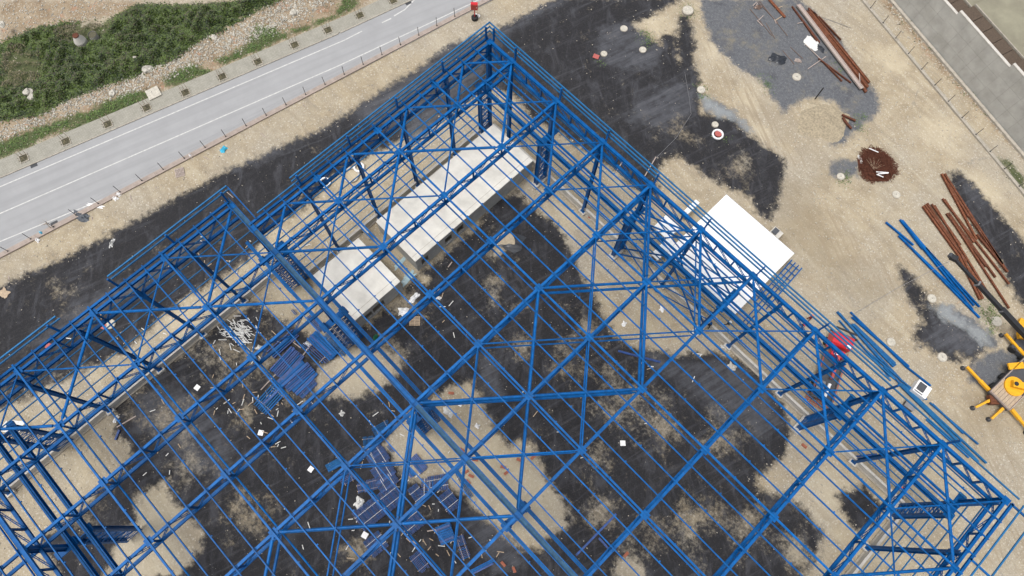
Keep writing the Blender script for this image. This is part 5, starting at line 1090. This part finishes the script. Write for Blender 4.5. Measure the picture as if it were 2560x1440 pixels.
scatter_stones('rubble_bank', 24000, [RUB], .045, .30, M['whitestone'], region=(-20, -40, 900, 420), seed=6)
scatter_stones('rubble_bank_fines', 900, [[(-20,-20),(340,-20),(200,25),(60,60),(-20,90)]], .06, .26, M['whitestone'], region=(-20, -40, 400, 120), seed=8)
scatter_stones('embankment_stones', 3000, [SOIL[2]], .08, .35, M['stone'], region=(2060, -40, 2600, 480), seed=9)
def foliage(name, polys, n, hfun, w, m, seed, region, dens=None, avoid=()):
    g = np.random.default_rng(seed); u0, v0, u1, v1 = region; U = g.random((n*4, 2))
    c00, c10, c01, c11 = [np.array(G(a, b)[:2]) for a, b in ((u0, v0), (u1, v0), (u0, v1), (u1, v1))]
    Q = (c00*(1-U[:, :1])+c10*U[:, :1])*(1-U[:, 1:])+(c01*(1-U[:, :1])+c11*U[:, :1])*U[:, 1:]
    s = comb(Q, polys, avoid); ok = s > g.normal(size=len(Q))*.45
    cl = np.sin(Q[:, 0]*1.1+np.sin(Q[:, 1]*.9)*1.7)*np.sin(Q[:, 1]*1.3+np.cos(Q[:, 0]*.7)*2)+.6*np.sin(Q[:, 0]*2.7+1)*np.sin(Q[:, 1]*2.3+.5)
    if dens is not None: ok &= (cl+g.normal(size=len(Q))*.35) > dens
    Q, s, cl = Q[ok][:n], s[ok][:n], cl[ok][:n]; h = hfun*np.clip(s/2.0+.25, .15, 1)*(.65+.35*cl)
    z = gzat(Q)+np.maximum(.02, h)*(1-g.random(len(Q))**2*.55)
    V, F_ = leaves(np.column_stack([Q, z]), w, g); return bulk(name, V, F_, m, kind='stuff')
TAN = [[(120,48),(210,20),(270,30),(240,70),(190,85),(140,80)], [(-20,110),(40,95),(90,130),(80,180),(30,205),(-20,200)]]
R0 = (-60, -60, 900, 420)
foliage('bramble_thicket', [GREEN[0]], 150000, 1.7, .13, M['leaf'], 21, R0, dens=-1.1, avoid=TAN)
foliage('dry_scrub', [GREEN[0]], 26000, 1.0, .10, M['dryleaf'], 22, R0, dens=-.2)
foliage('bramble_stems', [GREEN[0]], 30000, 1.95, .08, M['brownstem'], 31, R0, dens=.15, avoid=TAN)
foliage('grass_verge', GREEN[1:5], 34000, .35, .09, M['grass'], 23, R0, dens=-.45)
foliage('verge_tufts', [SOIL[1]], 6000, .2, .08, M['dryleaf'], 24, R0, dens=.35)
foliage('embankment_scrub', [GREEN[5], SOIL[2]], 7000, .5, .10, M['leaf'], 25, (2100, -40, 2620, 520), dens=.75)
WE = [[(2450,750),(2485,745),(2500,790),(2480,830),(2455,800)], [(1605,70),(1625,75),(1635,105),(1620,115),(1600,95)], [(1700,25),(1722,5),(1742,30),(1725,45),(1705,40)], [(1740,215),(1765,215),(1775,240),(1755,245)], [(2140,285),(2160,285),(2160,330),(2145,320)], [(2095,440),(2120,430),(2125,460),(2095,460)], [(1800,345),(1815,345),(1812,358)], [(1900,190),(1925,200),(1930,225),(1915,225)], [(2085,155),(2110,165),(2100,185)], [(1490,145),(1510,145),(1505,158)]]
foliage('yard_weeds', WE, 60000, .3, .08, M['grass'], 26, (1450, -20, 2560, 860), dens=-.6)
# bare sapling at the fence
c = G(129, 572); r = empty('bare_sapling', (c.x, c.y, 0), 0, label='leafless sapling leaning at the fence wall near the drain grate', cat='sapling')
MB().tube((0, 0, 0), (-.1, .2, 1.6), .05, 7, r1=.035).build('trunk', M['wood'], r)
for i in range(9):
    a = i*.75; z = .9+.09*i; MB().tube((-.06, .12, z), (-.06+.7*math.cos(a), .12+.7*math.sin(a), z+.7), .022, 5, r1=.008).build('branch', M['wood'], r)
# faint rusty bars on the grey yard
r = beamsg(zl([(200,130,520,520),(330,10,740,520),(310,30,600,330),(430,330,560,560),(670,730,840,930),(780,680,960,850)], *Z3), .07, .06, 'rustfaint', 'rusty_bars', 'faint thin rusty bars lying flat across the grey yard', 'bars', z=.05, typ='B')
MB().tube(G(1262, 605, .05), G(1262, 605, .22), 1.5, 26).build('cement_heap', M['mud'], label='round pale puddled heap of cement sand on black plastic in the hall', cat='cement heap')
crumple(1268, 600, 4.2, 3.2, 'blackplastic', 'plastic_sheet', 'black plastic sheet under the pale cement heap', 'plastic sheet', .3, .10, 77)
# pale mound on the grey yard edge
c = G(2060, 305); n = 30; g_ = np.random.default_rng(9); V = []
for i in range(n):
    for j in range(n):
        x, y = (i/(n-1)-.5)*7.5, (j/(n-1)-.5)*6.5; d_ = math.hypot(x/3.6, y/3.1)*(1+.12*math.sin(3*math.atan2(y, x)+1)); V.append((x, y, -.06+max(0, 1-d_)**.5*(.35+.28*math.sin(x*1.9+1)*math.sin(y*2.3)+.22*g_.random())))
q = MB(); q.add(V, [(i*n+j, (i+1)*n+j, (i+1)*n+j+1, i*n+j+1) for i in range(n-1) for j in range(n-1)]); q.build('gravel_mound', M['gravelmound'], None, (c.x, c.y, 0), .5, smooth=True, label='low beige gravel mound on the lower edge of the grey yard', cat='gravel mound')
